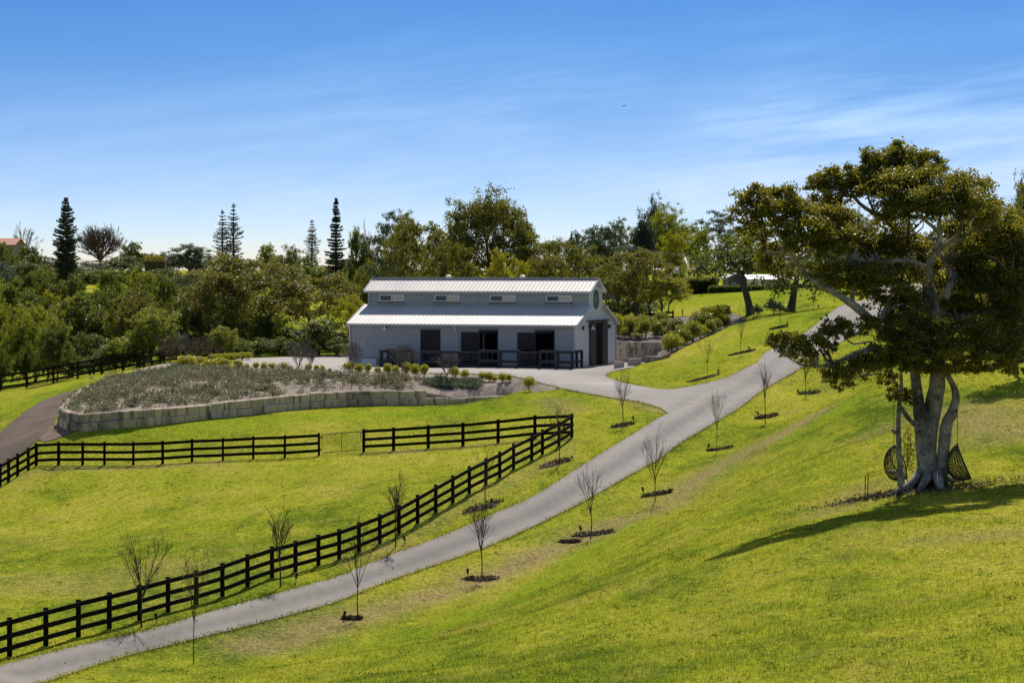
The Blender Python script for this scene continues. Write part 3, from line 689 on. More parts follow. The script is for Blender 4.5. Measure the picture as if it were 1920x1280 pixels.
# clerestory windows (both sides, so that daylight shows through the open half)
gm, gnt, gout = new_mat("window_pane")
gl = nd(gnt, "ShaderNodeBsdfGlossy", {"Roughness": 0.03, "Color": (0.9, 0.93, 0.96, 1)}); tp = nd(gnt, "ShaderNodeBsdfTransparent", {"Color": (0.85, 0.88, 0.9, 1)})
gnt.links.new(nd(gnt, "ShaderNodeMixShader", {0: 0.22, 1: tp.outputs[0], 2: gl.outputs[0]}).outputs[0], gout.inputs[0])
for k, (a, b) in enumerate(UPW):
    for v, s in ((B3, -1), (2*B3, 1)):
        w = empty("clerestory_window", (a, v + s*0.02, WZ[0])); w.parent = barn; W_, H_ = b - a, WZ[1] - WZ[0]; t = 0.07
        g = G()
        for (c, sz) in (((W_/2,0,t/2),(W_,0.09,t)), ((W_/2,0,H_-t/2),(W_,0.09,t)), ((t/2,0,H_/2),(t,0.087,H_-2*t)), ((W_-t/2,0,H_/2),(t,0.087,H_-2*t)), ((W_*0.5,0,H_/2),(t,0.086,H_-2*t))): g.box(c, sz)
        g.obj("frame", M['white'], w)
        g = G(); g.box((W_*0.25, 0, H_/2), (W_*0.5-t, 0.02, H_-2*t)); g.obj("fly_screen", M['screen'], w)
        g = G(); g.box((W_*0.75, 0, H_/2), (W_*0.5-t, 0.012, H_-2*t)); g.obj("pane", gm, w)
        if s < 0:
            g = G(); g.box((W_/2, -0.08, -0.05), (W_+0.06, 0.06, 0.035)); g.bar((-0.06,-0.12,-0.11),(0.05,-0.08,-0.05),0.05,0.04); g.bar((W_+0.06,-0.12,-0.11),(W_-0.05,-0.08,-0.05),0.05,0.04); g.obj("sill", M['black'], w)
            if k in (0, 1, 2):
                g = G(); g.box((W_*0.60, 0.035, H_/2), (W_*0.2 - 0.05, 0.012, H_-2*t-0.01)); g.obj("fly_screen", M['screen'], w)
# bright ceiling lining seen through the open halves
g = G(); g.box((BL/2, BD/2, LT - 0.3), (BL - 0.2, B3 - 0.3, 0.03)); g.obj("loft_lining", M['white'], barn)
# downpipes
def pipe(pts, r=0.05): 
    g = G(); g.tube(pts, r, 8); g.obj("downpipe", M['trim'], barn, smooth=True)
pipe([(-0.02,-0.30,WH-0.1),(-0.04,-0.22,WH-0.2),(-0.06,-0.10,WH-0.45),(-0.06,-0.09,0.1)], 0.055)
u0 = fu(858.5); pipe([(u0-0.18,-0.30,WH-0.06),(u0-0.16,-0.27,WH-0.2),(u0-0.02,-0.12,WH-0.75),(u0,-0.09,WH-0.85),(u0,-0.09,0.1)], 0.05)
u1 = bloc(694, B3); pipe([(u1,B3-0.3,UW-0.15),(u1,B3-0.14,UW-0.22),(u1,B3-0.10,UW-0.35),(u1,B3-0.10,LT+0.13),(u1+0.03,B3-0.12,LT+0.10),(u1+0.7,B3-0.12,LT+0.08)], 0.05)
# lamps
def gooseneck(loc, dirv):
    e = empty("barn_lamp", loc); e.parent = barn; d = np.array(dirv)
    g = G(); g.tube([d*0.0, d*0.12+np.array([0,0,0.12]), d*0.28+np.array([0,0,0.14]), d*0.36+np.array([0,0,0.02])], 0.018, 6); g.box(d*0.02,(0.1,0.1,0.1)); g.obj("arm", M['black'], e)
    g = G(); g.lathe([(0.02,0.06),(0.05,0.03),(0.07,-0.08),(0.16,-0.19),(0.20,-0.22),(0.19,-0.22),(0.14,-0.18),(0.03,0.0)], d*0.37, 14); g.obj("lamp_shade", M['white'], e, smooth=True)
gooseneck((fu(725), -0.02, 2.88), (0, -1, 0)); gooseneck((BL+0.02, 3.1, 2.95), (1, 0, 0))
for v in (1.75, 7.9):
    e = empty("wall_light", (BL + 0.03, v, 2.86)); e.parent = barn
    g = G(); g.box((0.07,0,0),(0.14,0.13,0.26)); g.box((0.02,0,0),(0.04,0.2,0.16)); g.obj("housing", M['black'], e)
e = empty("floodlight", (BL + 0.03, 9.1, 2.86)); e.parent = barn
g = G(); g.box((0.06,-0.1,0),(0.1,0.13,0.1)); g.box((0.06,0.1,0),(0.1,0.13,0.1)); g.box((0.02,0,0.04),(0.05,0.1,0.12)); g.obj("housing", M['white'], e)

def B2W(u, v, z=0.0):
    q = BO[:2] + ux*u + uy*v; return np.array([q[0], q[1], BO[2] + z])
# white feed box by the wall
t_ = B2W(bloc(694, -0.6), -0.6); z_ = th1(*t_[:2]) + 0.03
fb = empty("feed_box", (t_[0], t_[1], z_), -TH, "low pale box standing against the barn wall beside the shrubs", "box")
g = G(); g.box((0,0,0.27),(1.12,0.5,0.48)); g.box((0,0,0.015),(1.0,0.4,0.03)); g.obj("body", M['white'], fb)
g = G(); g.box((0,0,0.535),(1.18,0.56,0.05)); g.obj("lid", M['white'], fb)

# yard pens in front of the barn
PV = -2.6
def yard(name, px0, px1, posts, rets, label, rails=(0.40, 1.12), grp="dark timber yards along the barn front"):
    o = B2W(bloc(px0, PV), PV); z = th1(*o[:2]) + 0.03
    e = empty(name, (o[0], o[1], z), -TH, label, "yard fence", grp)
    us = bloc(px0, PV)
    L = bloc(px1, PV) - us
    for px in posts:
        u = bloc(px, PV) - us; g = G(); g.box((u, 0, 0.62), (0.19, 0.19, 1.24)); g.box((u,0,1.255),(0.22,0.22,0.03)); g.obj("post", M['navy'], e)
    for rz in rails:
        g = G(); g.bar((-0.05, -0.115, rz+0.06), (L+0.05, -0.115, rz+0.06), 0.05, 0.21); g.obj("rail", M['navy'], e)
    g = G(); g.bar((-0.05, 0, 0.07), (L+0.05, 0, 0.07), 0.22, 0.12); g.obj("kick_board", M['navy'], e)
    for px, ru in rets:
        u = bloc(px, PV) - us
        for rz in rails: 
            g = G(); g.bar((u, 0.12, rz+0.06), (u, -PV-0.12, rz+0.06), 0.05, 0.21); g.obj("rail", M['navy'], e)
        for vv in (1.25, 2.35):
            g = G(); g.box((u, vv, 0.6), (0.17, 0.17, 1.2)); g.obj("post", M['navy'], e)
    return e
yard("timber_yard_fence", 714, 752, (715, 733, 751), ((716,0),(749,0)), "charcoal timber pen next to the low pale box by the barn")
yard("timber_yard_fence", 790, 862, (791, 826, 861), ((793,0),(858,0)), "charcoal timber pen behind the bare round-headed shrub")
yard("timber_yard_fence", 899, 973, (900, 938, 972), ((902,0),(968,0)), "charcoal timber pen between the two wire gates at mid barn")
yard("timber_yard_fence", 1012, 1074, (1013, 1046, 1073), ((1015,0),(1071,0)), "charcoal timber pen at the barn corner nearest the gable doors")
def wire_gate(px0, px1, label):
    o = B2W(bloc(px0, PV), PV); z = th1(*o[:2]) + 0.03
    e = empty("wire_yard_gate", (o[0], o[1], z), -TH, label, "gate", "wire gates along the barn front")
    L = bloc(px1, PV) - bloc(px0, PV); g = G()
    for a, b in (((0,0,0.15),(L,0,0.15)),((0,0,1.14),(L,0,1.14))): g.tube([a,b],0.028,6)
    for u in (0.02, L-0.02): g.tube([(u,0,0.15),(u,0,1.14)],0.025,6)
    g.obj("gate_frame", M['galv'], e)
    g = G()
    for i in range(1, 10): g.tube([(0,0,0.15+0.099*i),(L,0,0.15+0.099*i)],0.006,4)
    for i in range(1, 6): g.tube([(L*i/6,0,0.15),(L*i/6,0,1.14)],0.006,4)
    g.obj("wire_mesh", M['galv'], e)
    g = G(); g.box((L/2,0,0.07),(L,0.14,0.1)); g.obj("threshold", M['navy'], e)
wire_gate(753, 789, "grey wire yard gate across the closed stable door")
wire_gate(863, 898, "dark wire yard gate before the middle sliding door")
wire_gate(974, 1011, "dark wire yard gate before the sliding door nearest the barn corner")

# ================================================================== FENCES
def post_rail(name, base, dfun, label, cat="fence", H=1.245, rails=(0.30, 0.70, 1.13), rw=0.16, pw=0.13, mat='fence', grp=None, sideoff=0.085, rejoin=None, cap=True, ends=(True, True), onpx=False):
    pts = []
    for x, y in base:
        p = P(x, y, dfun(x)); pts.append(hit(x, y) if onpx else np.array([p[0], p[1], th1(p[0], p[1])]))
    o = pts[0]; e = empty(name, tuple(o), 0, label, cat, grp)
    q = [p - o for p in pts]
    for i, p in enumerate(q):
        if (i == 0 and not ends[0]) or (i == len(q)-1 and not ends[1]): continue
        d = q[min(i+1, len(q)-1)] - q[max(i-1, 0)]; rz = math.atan2(d[1], d[0])
        g = G(); g.box(p + np.array([0, 0, H/2 - 0.1]), (pw, pw, H + 0.2), rz)
        if cap: g.box(p + np.array([0,0,H+0.015]), (pw*1.04, pw*1.04, 0.02), rz)
        g.obj("post", M[mat], e)
    for a, b in zip(q[:-1], q[1:]):
        d = b - a; n = np.array([-d[1], d[0], 0]); n /= np.linalg.norm(n); n *= -1 if n[1] > 0 else 1
        for r in rails:
            g = G(); j = random.Random(hash((round(a[0],2), r))).uniform(-0.015, 0.015)
            g.bar(a + n*sideoff + np.array([0,0,r+j]), b + n*sideoff + np.array([0,0,r+j*0.4]), 0.045, rw); g.obj("rail", M[mat], e)
    return e, pts
post_rail("paddock_fence", FENCE_MAIN, FM_D, onpx=True, label="long black three-rail paddock fence running beside the driveway")
post_rail("paddock_fence", FENCE_UL, UL_D, onpx=True, label="black three-rail fence below the stone wall, left of the mesh gate", ends=(False, True))
post_rail("paddock_fence", FENCE_UR, UR_D, onpx=True, label="black three-rail fence between the mesh gate and the driveway fence corner", ends=(True, False))
post_rail("paddock_fence", FENCE_L, L_D, onpx=True, label="short black fence dropping to the photo's left edge beside the gravel track")
post_rail("boundary_fence", [(-60,748),(0,738),(50,733),(100,728),(146,722),(190,714),(232,704),(270,694)], lambda x: np.interp(x, [-60,270],[211,206]), "old dark rail fence in shade below the left woodland", mat='oldwood', rails=(0.3,0.75,1.2), H=1.35)
post_rail("boundary_fence", [(262,690),(300,684),(345,677),(400,672),(460,669),(524,667)], lambda x: np.interp(x, [262,524],[207,216]), "weathered low rail fence behind the golden shrubs and barn yard", mat='oldwood', rails=(0.35,0.85), H=1.0)
post_rail("boundary_fence", [(1160,606),(1190,606),(1220,606),(1250,607),(1262,608)], lambda x: 217.5, "dark rail fence under the trees behind the barn's planted bank", mat='oldwood', rails=(0.25,0.6), H=0.75)
# mesh gate
a = hit(602, 853); b = hit(678, 847)
ga = empty("farm_gate", tuple(a), 0, "galvanised mesh farm gate between two black fence runs", "gate"); d = b - a
pt = lambda t, z: d*t + np.array([0, 0, z])
g = G(); r_ = 0.028
loop = [pt(0.02,0.12), pt(0.02,1.05), pt(0.035,1.12), pt(0.05,1.15), pt(0.95,1.15), pt(0.965,1.12), pt(0.98,1.05), pt(0.98,0.12), pt(0.02,0.12)]
g.tube(loop, r_, 6); g.tube([pt(0.5,0.12),pt(0.5,1.15)], 0.02, 6); g.obj("gate_frame", M['galv'], ga)
g = G()
for i in range(1, 8): g.tube([pt(0.02,0.12+0.128*i), pt(0.98,0.12+0.128*i)], 0.006, 4)
for i in range(1, 20): g.tube([pt(0.02+0.048*i,0.12), pt(0.02+0.048*i,1.15)], 0.005, 4)
g.obj("wire_mesh", M['galv'], ga)
g = G(); g.box(pt(0.0,0.3),(0.1,0.06,0.08)); g.box(pt(0.0,1.0),(0.1,0.06,0.08)); g.obj("hinge", M['black'], ga)

# ================================================================== STONE WALLS
def block(g, a, b, z0a, z1a, z0b, z1b, depth, rng, nrm):
    """one rough-squared block between plan points a and b"""
    d = b - a; L = np.linalg.norm(d); d = d / L; gap = 0.03
    a = a + d*gap; b = b - d*gap; j = lambda s: rng.uniform(-s, s); out = j(0.05)
    c = 0.06; V = []
    for (p, q0, q1) in ((a, z0a, z1a), (b, z0b, z1b)):
        f = p + nrm*out; r = p - nrm*depth
        V += [(*f, q0), (*f, q1 - c), (*(f - nrm*c), q1), (*r, q1), (*r, q0)]
    fa = [[0,1,6,5],[1,2,7,6],[2,3,8,7],[3,4,9,8]]
    # chamfered vertical edges on the face
    g.add(V, fa); g.add([V[i] for i in (0,1,2,3,4)], [[4,3,2,1,0]]); g.add([V[i] for i in (5,6,7,8,9)], [[0,1,2,3,4]])
wall_top = np.array([P(*p) for p in BED_A[:16]]); wb = np.array([P(*p) for p in WALL_BASE])
line = smooth_line(np.c_[wb[:, :2], wb[:, 2]], 0.25)
seg = np.r_[0, np.cumsum(np.linalg.norm(np.diff(line[:, :2], axis=0), axis=1))]
def on(s): return np.array([np.interp(s, seg, line[:, k]) for k in range(3)])
CH = 0.50
# end of the upper course: photo column 801
s_end = seg[np.argmin(abs((line[:,0]/line[:,1])*F + 960 - 803) + (line[:,1] < 160)*1e3)]
wo = empty("retaining_wall", tuple(on(0)), 0, "two-course sandstone block wall curving round the mulched garden bank", "wall")
o0 = on(0)
for name, k, S in (("lower_course", 0, seg[-1]), ("upper_course", 1, s_end)):
    rng = random.Random(5 + k); g = G(); s = 0.0 if k == 0 else -0.4
    while s < S - 0.2:
        L = rng.uniform(0.85, 1.35); e_ = min(s + L, S)
        if S - e_ < 0.4: e_ = S
        pa, pb = on(max(s, 0)), on(e_)
        if e_ - max(s, 0) > 0.15:
            t = pb[:2] - pa[:2]; t /= np.linalg.norm(t); n = np.array([t[1], -t[0]])
            pa2 = pa[:2] - n*0.10*k; pb2 = pb[:2] - n*0.10*k
            ga_, gb_ = pa[2] - 0.07 + CH*k, pb[2] - 0.07 + CH*k
            j1 = rng.uniform(-0.035, 0.03)
            block(g, pa2 - o0[:2], pb2 - o0[:2], ga_ - o0[2] + 0.006 - (0.15 if k == 0 else 0), ga_ + CH - o0[2] + j1, gb_ - o0[2] + 0.006 - (0.15 if k == 0 else 0), gb_ + CH - o0[2] + j1, 0.5, rng, n)
        s = e_
    g.obj(name, M['stone'], wo)
# wall beside the barn end
o0 = np.array([8.15, 203.5, CZ - 7.08]); wo = empty("retaining_wall", tuple(o0), 0, "three-course pale sandstone wall beside the barn's gable end", "wall")
for k in range(3):
    rng = random.Random(20 + k); g = G(); s = -0.5 - 0.4*(k % 2)
    while s < 3.6:
        e_ = min(s + rng.uniform(1.0, 1.3), 3.9)
        if e_ - max(s, -0.6) > 0.2: block(g, np.array([max(s, -0.6), 0.03*k]), np.array([e_, 0.03*k]), k*0.51 + 0.005 - (0.2 if k == 0 else 0), (k+1)*0.51, k*0.51 + 0.005 - (0.2 if k == 0 else 0), (k+1)*0.51, 0.5, rng, np.array([0.0, -1.0]))
        s = e_
    g.obj("course", M['palestone'], wo)
for (px, py, d, w, lab) in ((1226, 663, 199.5, 1.3, "pale stone block stepping down highest on the mulch edge beside the barn"), (1190, 683, 195.5, 1.05, "pale stone block stepping down midway along the mulch edge"), (1161, 696, 189.5, 0.75, "small stone block at the foot of the mulch edge by the yard")):
    p = P(px, py, d); z = th1(p[0], p[1]); rng = random.Random(px)
    g = G(); block(g, np.array([-w/2, 0]), np.array([w/2, 0]), -0.3, 0.55, -0.3, 0.52, 0.6, rng, np.array([0.0, -1.0]))
    o = g.obj("stone_block", M['palestone']); o.location = (p[0], p[1], z); tag(o, lab, "stone block", "stone blocks stepping down from the barn wall")
# ================================================================== PLANTS
def leaf_quads(C, size, rng, up=0.4, aspect=0.5, droop=0.0, tri=False):
    """small leaf-shaped faces centred at C"""
    n = len(C); s = size * rng.uniform(0.7, 1.3, n)
    nr = rng.normal(size=(n, 3)); nr[:, 2] += up * 2; nr /= np.linalg.norm(nr, axis=1, keepdims=True)
    a = rng.normal(size=(n, 3)); a[:, 2] -= droop; a -= nr * (a * nr).sum(1, keepdims=True); a /= np.linalg.norm(a, axis=1, keepdims=True)
    b = np.cross(nr, a); L = a * s[:, None] * 0.5; Wd = b * s[:, None] * 0.5 * aspect
    fold = nr * s[:, None] * 0.08
    V = np.stack([C - L, C + Wd - L*0.1 + fold, C + L, C - Wd - L*0.1 + fold], 1).reshape(-1, 3)
    return V, np.arange(n*4).reshape(-1, 4)

def clump_points(rng, c, r, n, flat=0.7, low=0.35, shell=0.62):
    v = rng.normal(size=(int(n*1.9)+8, 3)); v /= np.linalg.norm(v, axis=1, keepdims=True)
    keep = (v[:, 2] > 0) | (rng.random(len(v)) < low); v = v[keep][:n]
    rr = shell + (1.05 - shell) * rng.random((len(v), 1)) ** 0.6
    v = v * rr * (1 + 0.18*np.sin(v[:, :1]*5 + c[0]*3) * np.cos(v[:, 1:2]*4 + c[1]*2))
    return np.asarray(c) + v * np.array([r, r, r*flat])

def puffs(rng, c, r, n, flat=0.7, low=0.35, k=9, jut=0.38):
    """a clump made of smaller uneven sprays"""
    cs = clump_points(rng, (0, 0, 0), r, k, flat, low, 0.45)
    cs *= 1 + jut * rng.normal(size=(len(cs), 1)); out = []
    for q in cs:
        w = rng.uniform(0.6, 1.5); m = max(4, int(n / len(cs) * w)); s = r * rng.uniform(0.22, 0.42)
        p = rng.normal(size=(m, 3)) * np.array([s, s, s * flat]) * 0.62
        out.append(q + p)
    return np.asarray(c) + np.vstack(out)

def limb(rng, a, b, bend=0.15, k=6, sag=0.0):
    a = np.asarray(a, float); b = np.asarray(b, float); t = np.linspace(0, 1, k)[:, None]
    L = np.linalg.norm(b - a); off = rng.normal(size=3) * L * bend
    p = a + (b - a) * t + off * np.sin(np.pi * t) + np.array([0, 0, sag*L]) * np.sin(np.pi*t)
    p[1:-1] += rng.normal(size=(k-2, 3)) * L * 0.025
    return p

def broadleaf(seed, H, R, h0, ncl, nleaf, leaf, flat=0.7, stems=1, crown=(0.55, 0.85), tr=0.2, spread=1.0, low=0.35, topround=1.0, limbs=True, clr=0.34):
    """trunk mesh + crown mesh of one tree standing at the origin"""
    rng = np.random.default_rng(seed); tg = G(); lg = G(); cl = []
    for i in range(ncl):
        ph = math.acos(1 - rng.random() * 1.15); az = i * 2.39996 + rng.uniform(-.4, .4)
        q = rng.uniform(*crown)
        cz = h0 + (H - h0) * (0.30 + 0.62 * math.cos(ph) * q * topround * 1.1)
        cx = R * q * math.sin(ph) * spread
        cl.append(np.array([cx*math.cos(az), cx*math.sin(az), min(cz, H - R*clr*flat*0.8)]))
    bases = []
    for s in range(stems):
        az = s * 2*math.pi/max(stems, 1) + rng.uniform(-.5, .5); off = 0.0 if stems == 1 else R*0.10
        b = np.array([off*math.cos(az), off*math.sin(az), -0.3]); top = np.array([R*(0.05 if stems == 1 else 0.28)*math.cos(az), R*(0.05 if stems == 1 else 0.28)*math.sin(az), h0 + (H-h0)*0.22])
        p = limb(rng, b, top, 0.05, 7); r = np.linspace(tr, tr*0.6, 7); r[0] *= 1.5
        tg.tube(p, r, 8); bases.append((p, r))
    if limbs:
        for i, c in enumerate(cl):
            if i % 2 and ncl > 26: continue
            p, r = bases[i % len(bases)] if len(bases) > 1 else bases[0]
            if len(bases) > 1: p, r = min(bases, key=lambda q: np.linalg.norm(q[0][-1][:2] - c[:2]))
            k = rng.integers(3, 7); k = min(k, 6)
            q = limb(rng, p[k], c, 0.10, 5, 0.05); tg.tube(q, np.linspace(r[k]*0.5, 0.02, 5), 5)
    for c in cl:
        rr = R * clr * rng.uniform(0.7, 1.25)
        n = int(nleaf / ncl * (rr/(R*clr))**2)
        lg.add(*leaf_quads(puffs(rng, c, rr, n, flat, low), leaf, rng, 0.25))
    return tg, lg

class Proto:
    def __init__(s, tg, lg, bark, leafm, name, crown="crown"):
        s.t = tg.mesh("trunk", M[bark], True); s.l = lg.mesh("foliage", M[leafm]) if lg else None; s.name = name; s.crown = crown
        z = s.l if s.l else s.t
        co = np.empty(len(z.vertices)*3, np.float32); z.vertices.foreach_get("co", co); co = co.reshape(-1, 3)
        s.H = float(np.percentile(co[:, 2], 99.5)); s.R = float(np.percentile(np.hypot(co[:, 0], co[:, 1]), 97))
    def put(s, loc, h, rz, label, cat, group=None, wide=1.0, leafm=None, name=None):
        e = empty(name or s.name, tuple(loc), rz, label, cat, group)
        k = h / s.H; e.scale = (k*wide, k*wide, k)
        for nm, me in (("trunk", s.t), (s.crown, s.l)):
            if me is None: continue
            o = bpy.data.objects.new(nm, me); COL.objects.link(o); o.parent = e
            if nm != "trunk" and leafm:
                o.material_slots[0].link = 'OBJECT'; o.material_slots[0].material = M[leafm]
        return e
PR = {
 'dense':  Proto(*broadleaf(1, 8, 3.6, 1.2, 44, 17000, 0.25, crown=(0.35,1.05), clr=0.30), 'bark', 'l_dark', "dense_tree"),
 'dense2': Proto(*broadleaf(2, 8, 3.4, 1.0, 52, 17000, 0.22, flat=0.85, clr=0.25, crown=(0.35,1.1)), 'bark', 'l_mid', "leafy_tree"),
 'round':  Proto(*broadleaf(3, 7, 3.8, 1.0, 40, 15000, 0.25, flat=0.7, crown=(0.4,1.05), clr=0.28), 'bark', 'l_yellow', "round_tree"),
 'loose':  Proto(*broadleaf(4, 8, 3.8, 1.8, 46, 13000, 0.20, flat=0.6, stems=4, clr=0.24, tr=0.10, crown=(0.5,1.0)), 'bark', 'l_olive', "acacia_tree"),
 'open':   Proto(*broadleaf(5, 12, 5.0, 2.6, 62, 26000, 0.23, flat=0.66, clr=0.25, crown=(0.5,0.95), tr=0.28), 'bark', 'l_farfig', "fig_tree"),
 'spread': Proto(*broadleaf(6, 7.5, 4.6, 2.2, 56, 20000, 0.20, flat=0.5, stems=3, clr=0.22, crown=(0.5,1.0), tr=0.15, spread=1.1, low=0.15), 'bark', 'l_olive', "spreading_tree"),
 'gum':    Proto(*broadleaf(7, 11, 4.0, 3.5, 40, 12000, 0.21, flat=0.6, clr=0.24, crown=(0.55,1.05), tr=0.2), 'greytwig', 'l_blue', "gum_tree"),
 'cone':   Proto(*broadleaf(8, 10, 2.4, 0.6, 60, 13000, 0.24, flat=1.3, clr=0.34, crown=(0.4,0.8), tr=0.2, limbs=False), 'bark', 'l_dark', "conical_tree"),
 'bigfig': Proto(*broadleaf(15, 12.5, 5.2, 2.8, 84, 38000, 0.22, flat=0.72, clr=0.25, crown=(0.74,0.98), tr=0.3, topround=0.86), 'bark', 'l_farfig', "fig_tree"),
 'bushy':  Proto(*broadleaf(9, 5, 3.2, 0.4, 38, 13000, 0.21, flat=0.85, crown=(0.35,1.1), clr=0.28), 'bark', 'l_dark', "bushy_tree"),
}
def unproj_top(px, py_top, d):
    """ground point under a photo column at distance d, and the height that reaches py_top"""
    x = (px - 960)/F*d; z = th1(x, d); return np.array([x, d, z]), CZ - (py_top - YH)/F*d - z
def tree_at(kind, px, top, d, label, cat="tree", group=None, wpx=None, leafm=None, rz=None, sink=0.0, name=None):
    p, h = unproj_top(px, top, d); pr = PR[kind]; h = max(h, 1.5)
    wide = 1.0 if wpx is None else (wpx/2/F*d) / (pr.R*h/pr.H)
    return pr.put(p - np.array([0,0,sink]), h, (px*0.37 + d) if rz is None else rz, label, cat, group, wide, leafm, name)

# ---- woodland on the left, row by row (every crown its own tree)
rw = random.Random(11)
ROWS = [ (217, -70, 640, 62, (575, 635), "in the front row of the left woodland behind the dark fence"),
         (232, -60, 690, 66, (545, 590), "in the second row of the left woodland"),
         (256, -80, 690, 62, (520, 556), "midway up the left woodland"),
         (292, -80, 700, 58, (503, 528), "high in the left woodland"),
         (345, -60, 700, 52, (487, 508), "near the top of the left woodland"),
         (430, -50, 700, 46, (472, 490), "on the left skyline ridge")]
KINDS = [('dense', 'l_dark', "dark glossy dense tree"), ('dense2', 'l_mid', "mid green leafy tree"), ('round', 'l_yellow', "yellow-green round tree"), ('dense2', 'l_dark', "deep green leafy tree"), ('dense', 'l_mid', "fresh green dense tree"), ('bushy', 'l_blue', "grey-green bushy tree"), ('round', 'l_olive', "olive round tree"), ('round', 'l_mid', "bright green round tree")]
for ri, (d, x0, x1, st, (t0, t1), where) in enumerate(ROWS):
    x = x0
    while x < x1:
        dd = d + rw.uniform(-0.035, 0.035)*d; top = rw.uniform(t0, t1)
        if x > 480 and ri < 4: top += 25 if ri > 0 else 12
        if 505 < x < 690 and ri in (1, 2, 3): x += st; continue
        if ri == 5 and x > 560: top += 14
        k, lm, nm = KINDS[rw.choices(range(8), [8, 3, 1, 8, 2, 3, 1.2, 1] if ri < 4 else [5, 2, 0, 7, 1, 5, 2, 0])[0]]
        tree_at(k, x, top, dd, f"{nm} {where}", group=f"{nm}s {where}", leafm=lm, wpx=st*rw.uniform(1.0, 2.0), rz=rw.uniform(0, 6.28)).rotation_euler[0] = rw.uniform(-0.14, 0.14)
        x += st * rw.uniform(0.8, 1.2)
# understory along the dark fence
x = -50
while x < 640:
    tree_at('bushy', x, rw.uniform(640, 668), 213.5 + rw.uniform(-1, 2), "low dark bush crowding the foot of the left woodland", "bush", "low dark bushes at the foot of the left woodland", leafm='l_dark', wpx=rw.uniform(55, 85), rz=rw.uniform(0, 6), name="bush")
    x += rw.uniform(36, 52)
# distinct trees
tree_at('loose', 470, 480, 224, "tall brown-green many-stemmed acacia standing out from the left woodland", wpx=235, rz=0.7)
tree_at('loose', 405, 512, 221, "olive many-stemmed acacia just left of the tallest acacia", wpx=150, rz=2.2)
tree_at('loose', 598, 514, 226, "golden-topped many-stemmed acacia left of the barn roof", wpx=165, rz=4.1)
tree_at('loose', 655, 555, 219, "small olive acacia touching the barn's left corner", wpx=85, rz=5.0, leafm='l_yellow')
tree_at('dense2', 672, 432, 300, "dark round-headed tree beside the tallest pine", wpx=66, leafm='l_dark')
tree_at('bushy', 540, 462, 380, "dark rounded tree on the ridge left of the thin pine", wpx=82)
tree_at('bushy', 575, 480, 375, "dark low tree at the thin pine's foot", wpx=60)
tree_at('dense2', 500, 458, 400, "light-leaved small tree on the ridge by the paired pines", wpx=40, leafm='l_mid')
tree_at('dense', 355, 459, 420, "broad grey-green tree on the skyline left of the paired pines", wpx=90, leafm='l_blue')
tree_at('bushy', 8, 456, 380, "dark bushy tree hiding the tiled house's walls", wpx=70, leafm='l_dark')
tree_at('dense2', 55, 462, 385, "dark leafy tree just right of the tiled house", wpx=60, leafm='l_dark')
tree_at('dense', 250, 455, 430, "dark compact tree beside the bare umbrella tree", wpx=50, leafm='l_dark')
# behind the barn
tree_at('gum', 735, 398, 262, "wispy gum with thin upper branches behind the barn's left roof", wpx=110, leafm='l_blue')
tree_at('gum', 762, 400, 258, "taller sparse gum crown beside the wispy gum", wpx=90, leafm='l_olive')
tree_at('loose', 790, 412, 240, "brown-green rounded tree left of the big fig behind the barn", wpx=150, leafm='l_olive', rz=1.0)
tree_at('loose', 845, 455, 232, "low olive tree under the big fig's left side", wpx=120, leafm='l_farfig', rz=2.0)
tree_at('bigfig', 918, 360, 245, "tallest broad fig tree rising behind the barn roof", wpx=190, rz=0.4)
tree_at('loose', 950, 470, 229, "small leafy tree showing over the barn roof's middle", wpx=95, leafm='l_yellow', rz=0.2)
tree_at('gum', 992, 422, 330, "narrow dark tree behind the big fig's right shoulder", wpx=36, leafm='l_dark')
tree_at('bushy', 720, 470, 300, "grey-brown thicket tree above the barn's left roof end", wpx=110, leafm='l_olive')
tree_at('bushy', 690, 492, 270, "dull olive thicket tree at the barn's left roof end", wpx=90, leafm='l_olive')
tree_at('spread', 1062, 452, 242, "wide flat-crowned tree behind the barn's right roof end", wpx=185, rz=1.3, leafm='l_farfig')
tree_at('spread', 1020, 480, 236, "low flat-crowned tree over the barn ridge", wpx=120, rz=3.3)
tree_at('spread', 1202, 470, 226, "yellow-tipped many-stemmed tree right of the barn gable", wpx=165, rz=2.0, leafm='l_olive')
tree_at('spread', 1165, 492, 231, "olive many-stemmed tree just behind the barn gable", wpx=120, rz=0.3, leafm='l_farfig')
tree_at('spread', 1245, 520, 224, "low leaning tree spilling over the far paddock edge", wpx=115, rz=4.0, leafm='l_yellow')
tree_at('bushy', 1180, 545, 232, "dark bushy tree filling under the gable-side trees", wpx=130, leafm='l_dark')
tree_at('dense2', 1130, 422, 330, "dark rounded tree on the skyline behind the barn gable", wpx=110, leafm='l_blue')
tree_at('dense', 1078, 436, 345, "small grey-green skyline tree over the flat-crowned tree", wpx=40, leafm='l_blue')
tree_at('gum', 1165, 410, 340, "feathery dark tree beside the tall cypress", wpx=60, leafm='l_dark')
tree_at('cone', 1205, 402, 300, "dark blue-green cypress tapering upward", wpx=58, leafm='l_pine')
tree_at('open', 1248, 384, 312, "broad light-topped tree right of the cypress", wpx=115, rz=3.0, leafm='l_mid')
tree_at('cone', 1227, 372, 345, "dark conifer tip peeping over the broad light-topped tree", wpx=40, leafm='l_pine')
tree_at('dense2', 1262, 438, 285, "golden-green rounded tree above the far paddock", wpx=72, leafm='l_yellow')
tree_at('gum', 1345, 396, 318, "pale feathery tree between the broad tree and the near fig", wpx=120, leafm='l_blue', rz=1.0)
tree_at('dense2', 1310, 430, 300, "mid green tree behind the power wires", wpx=70, leafm='l_mid')
tree_at('dense', 1400, 430, 312, "dark backing tree behind the houses", wpx=110, leafm='l_dark')
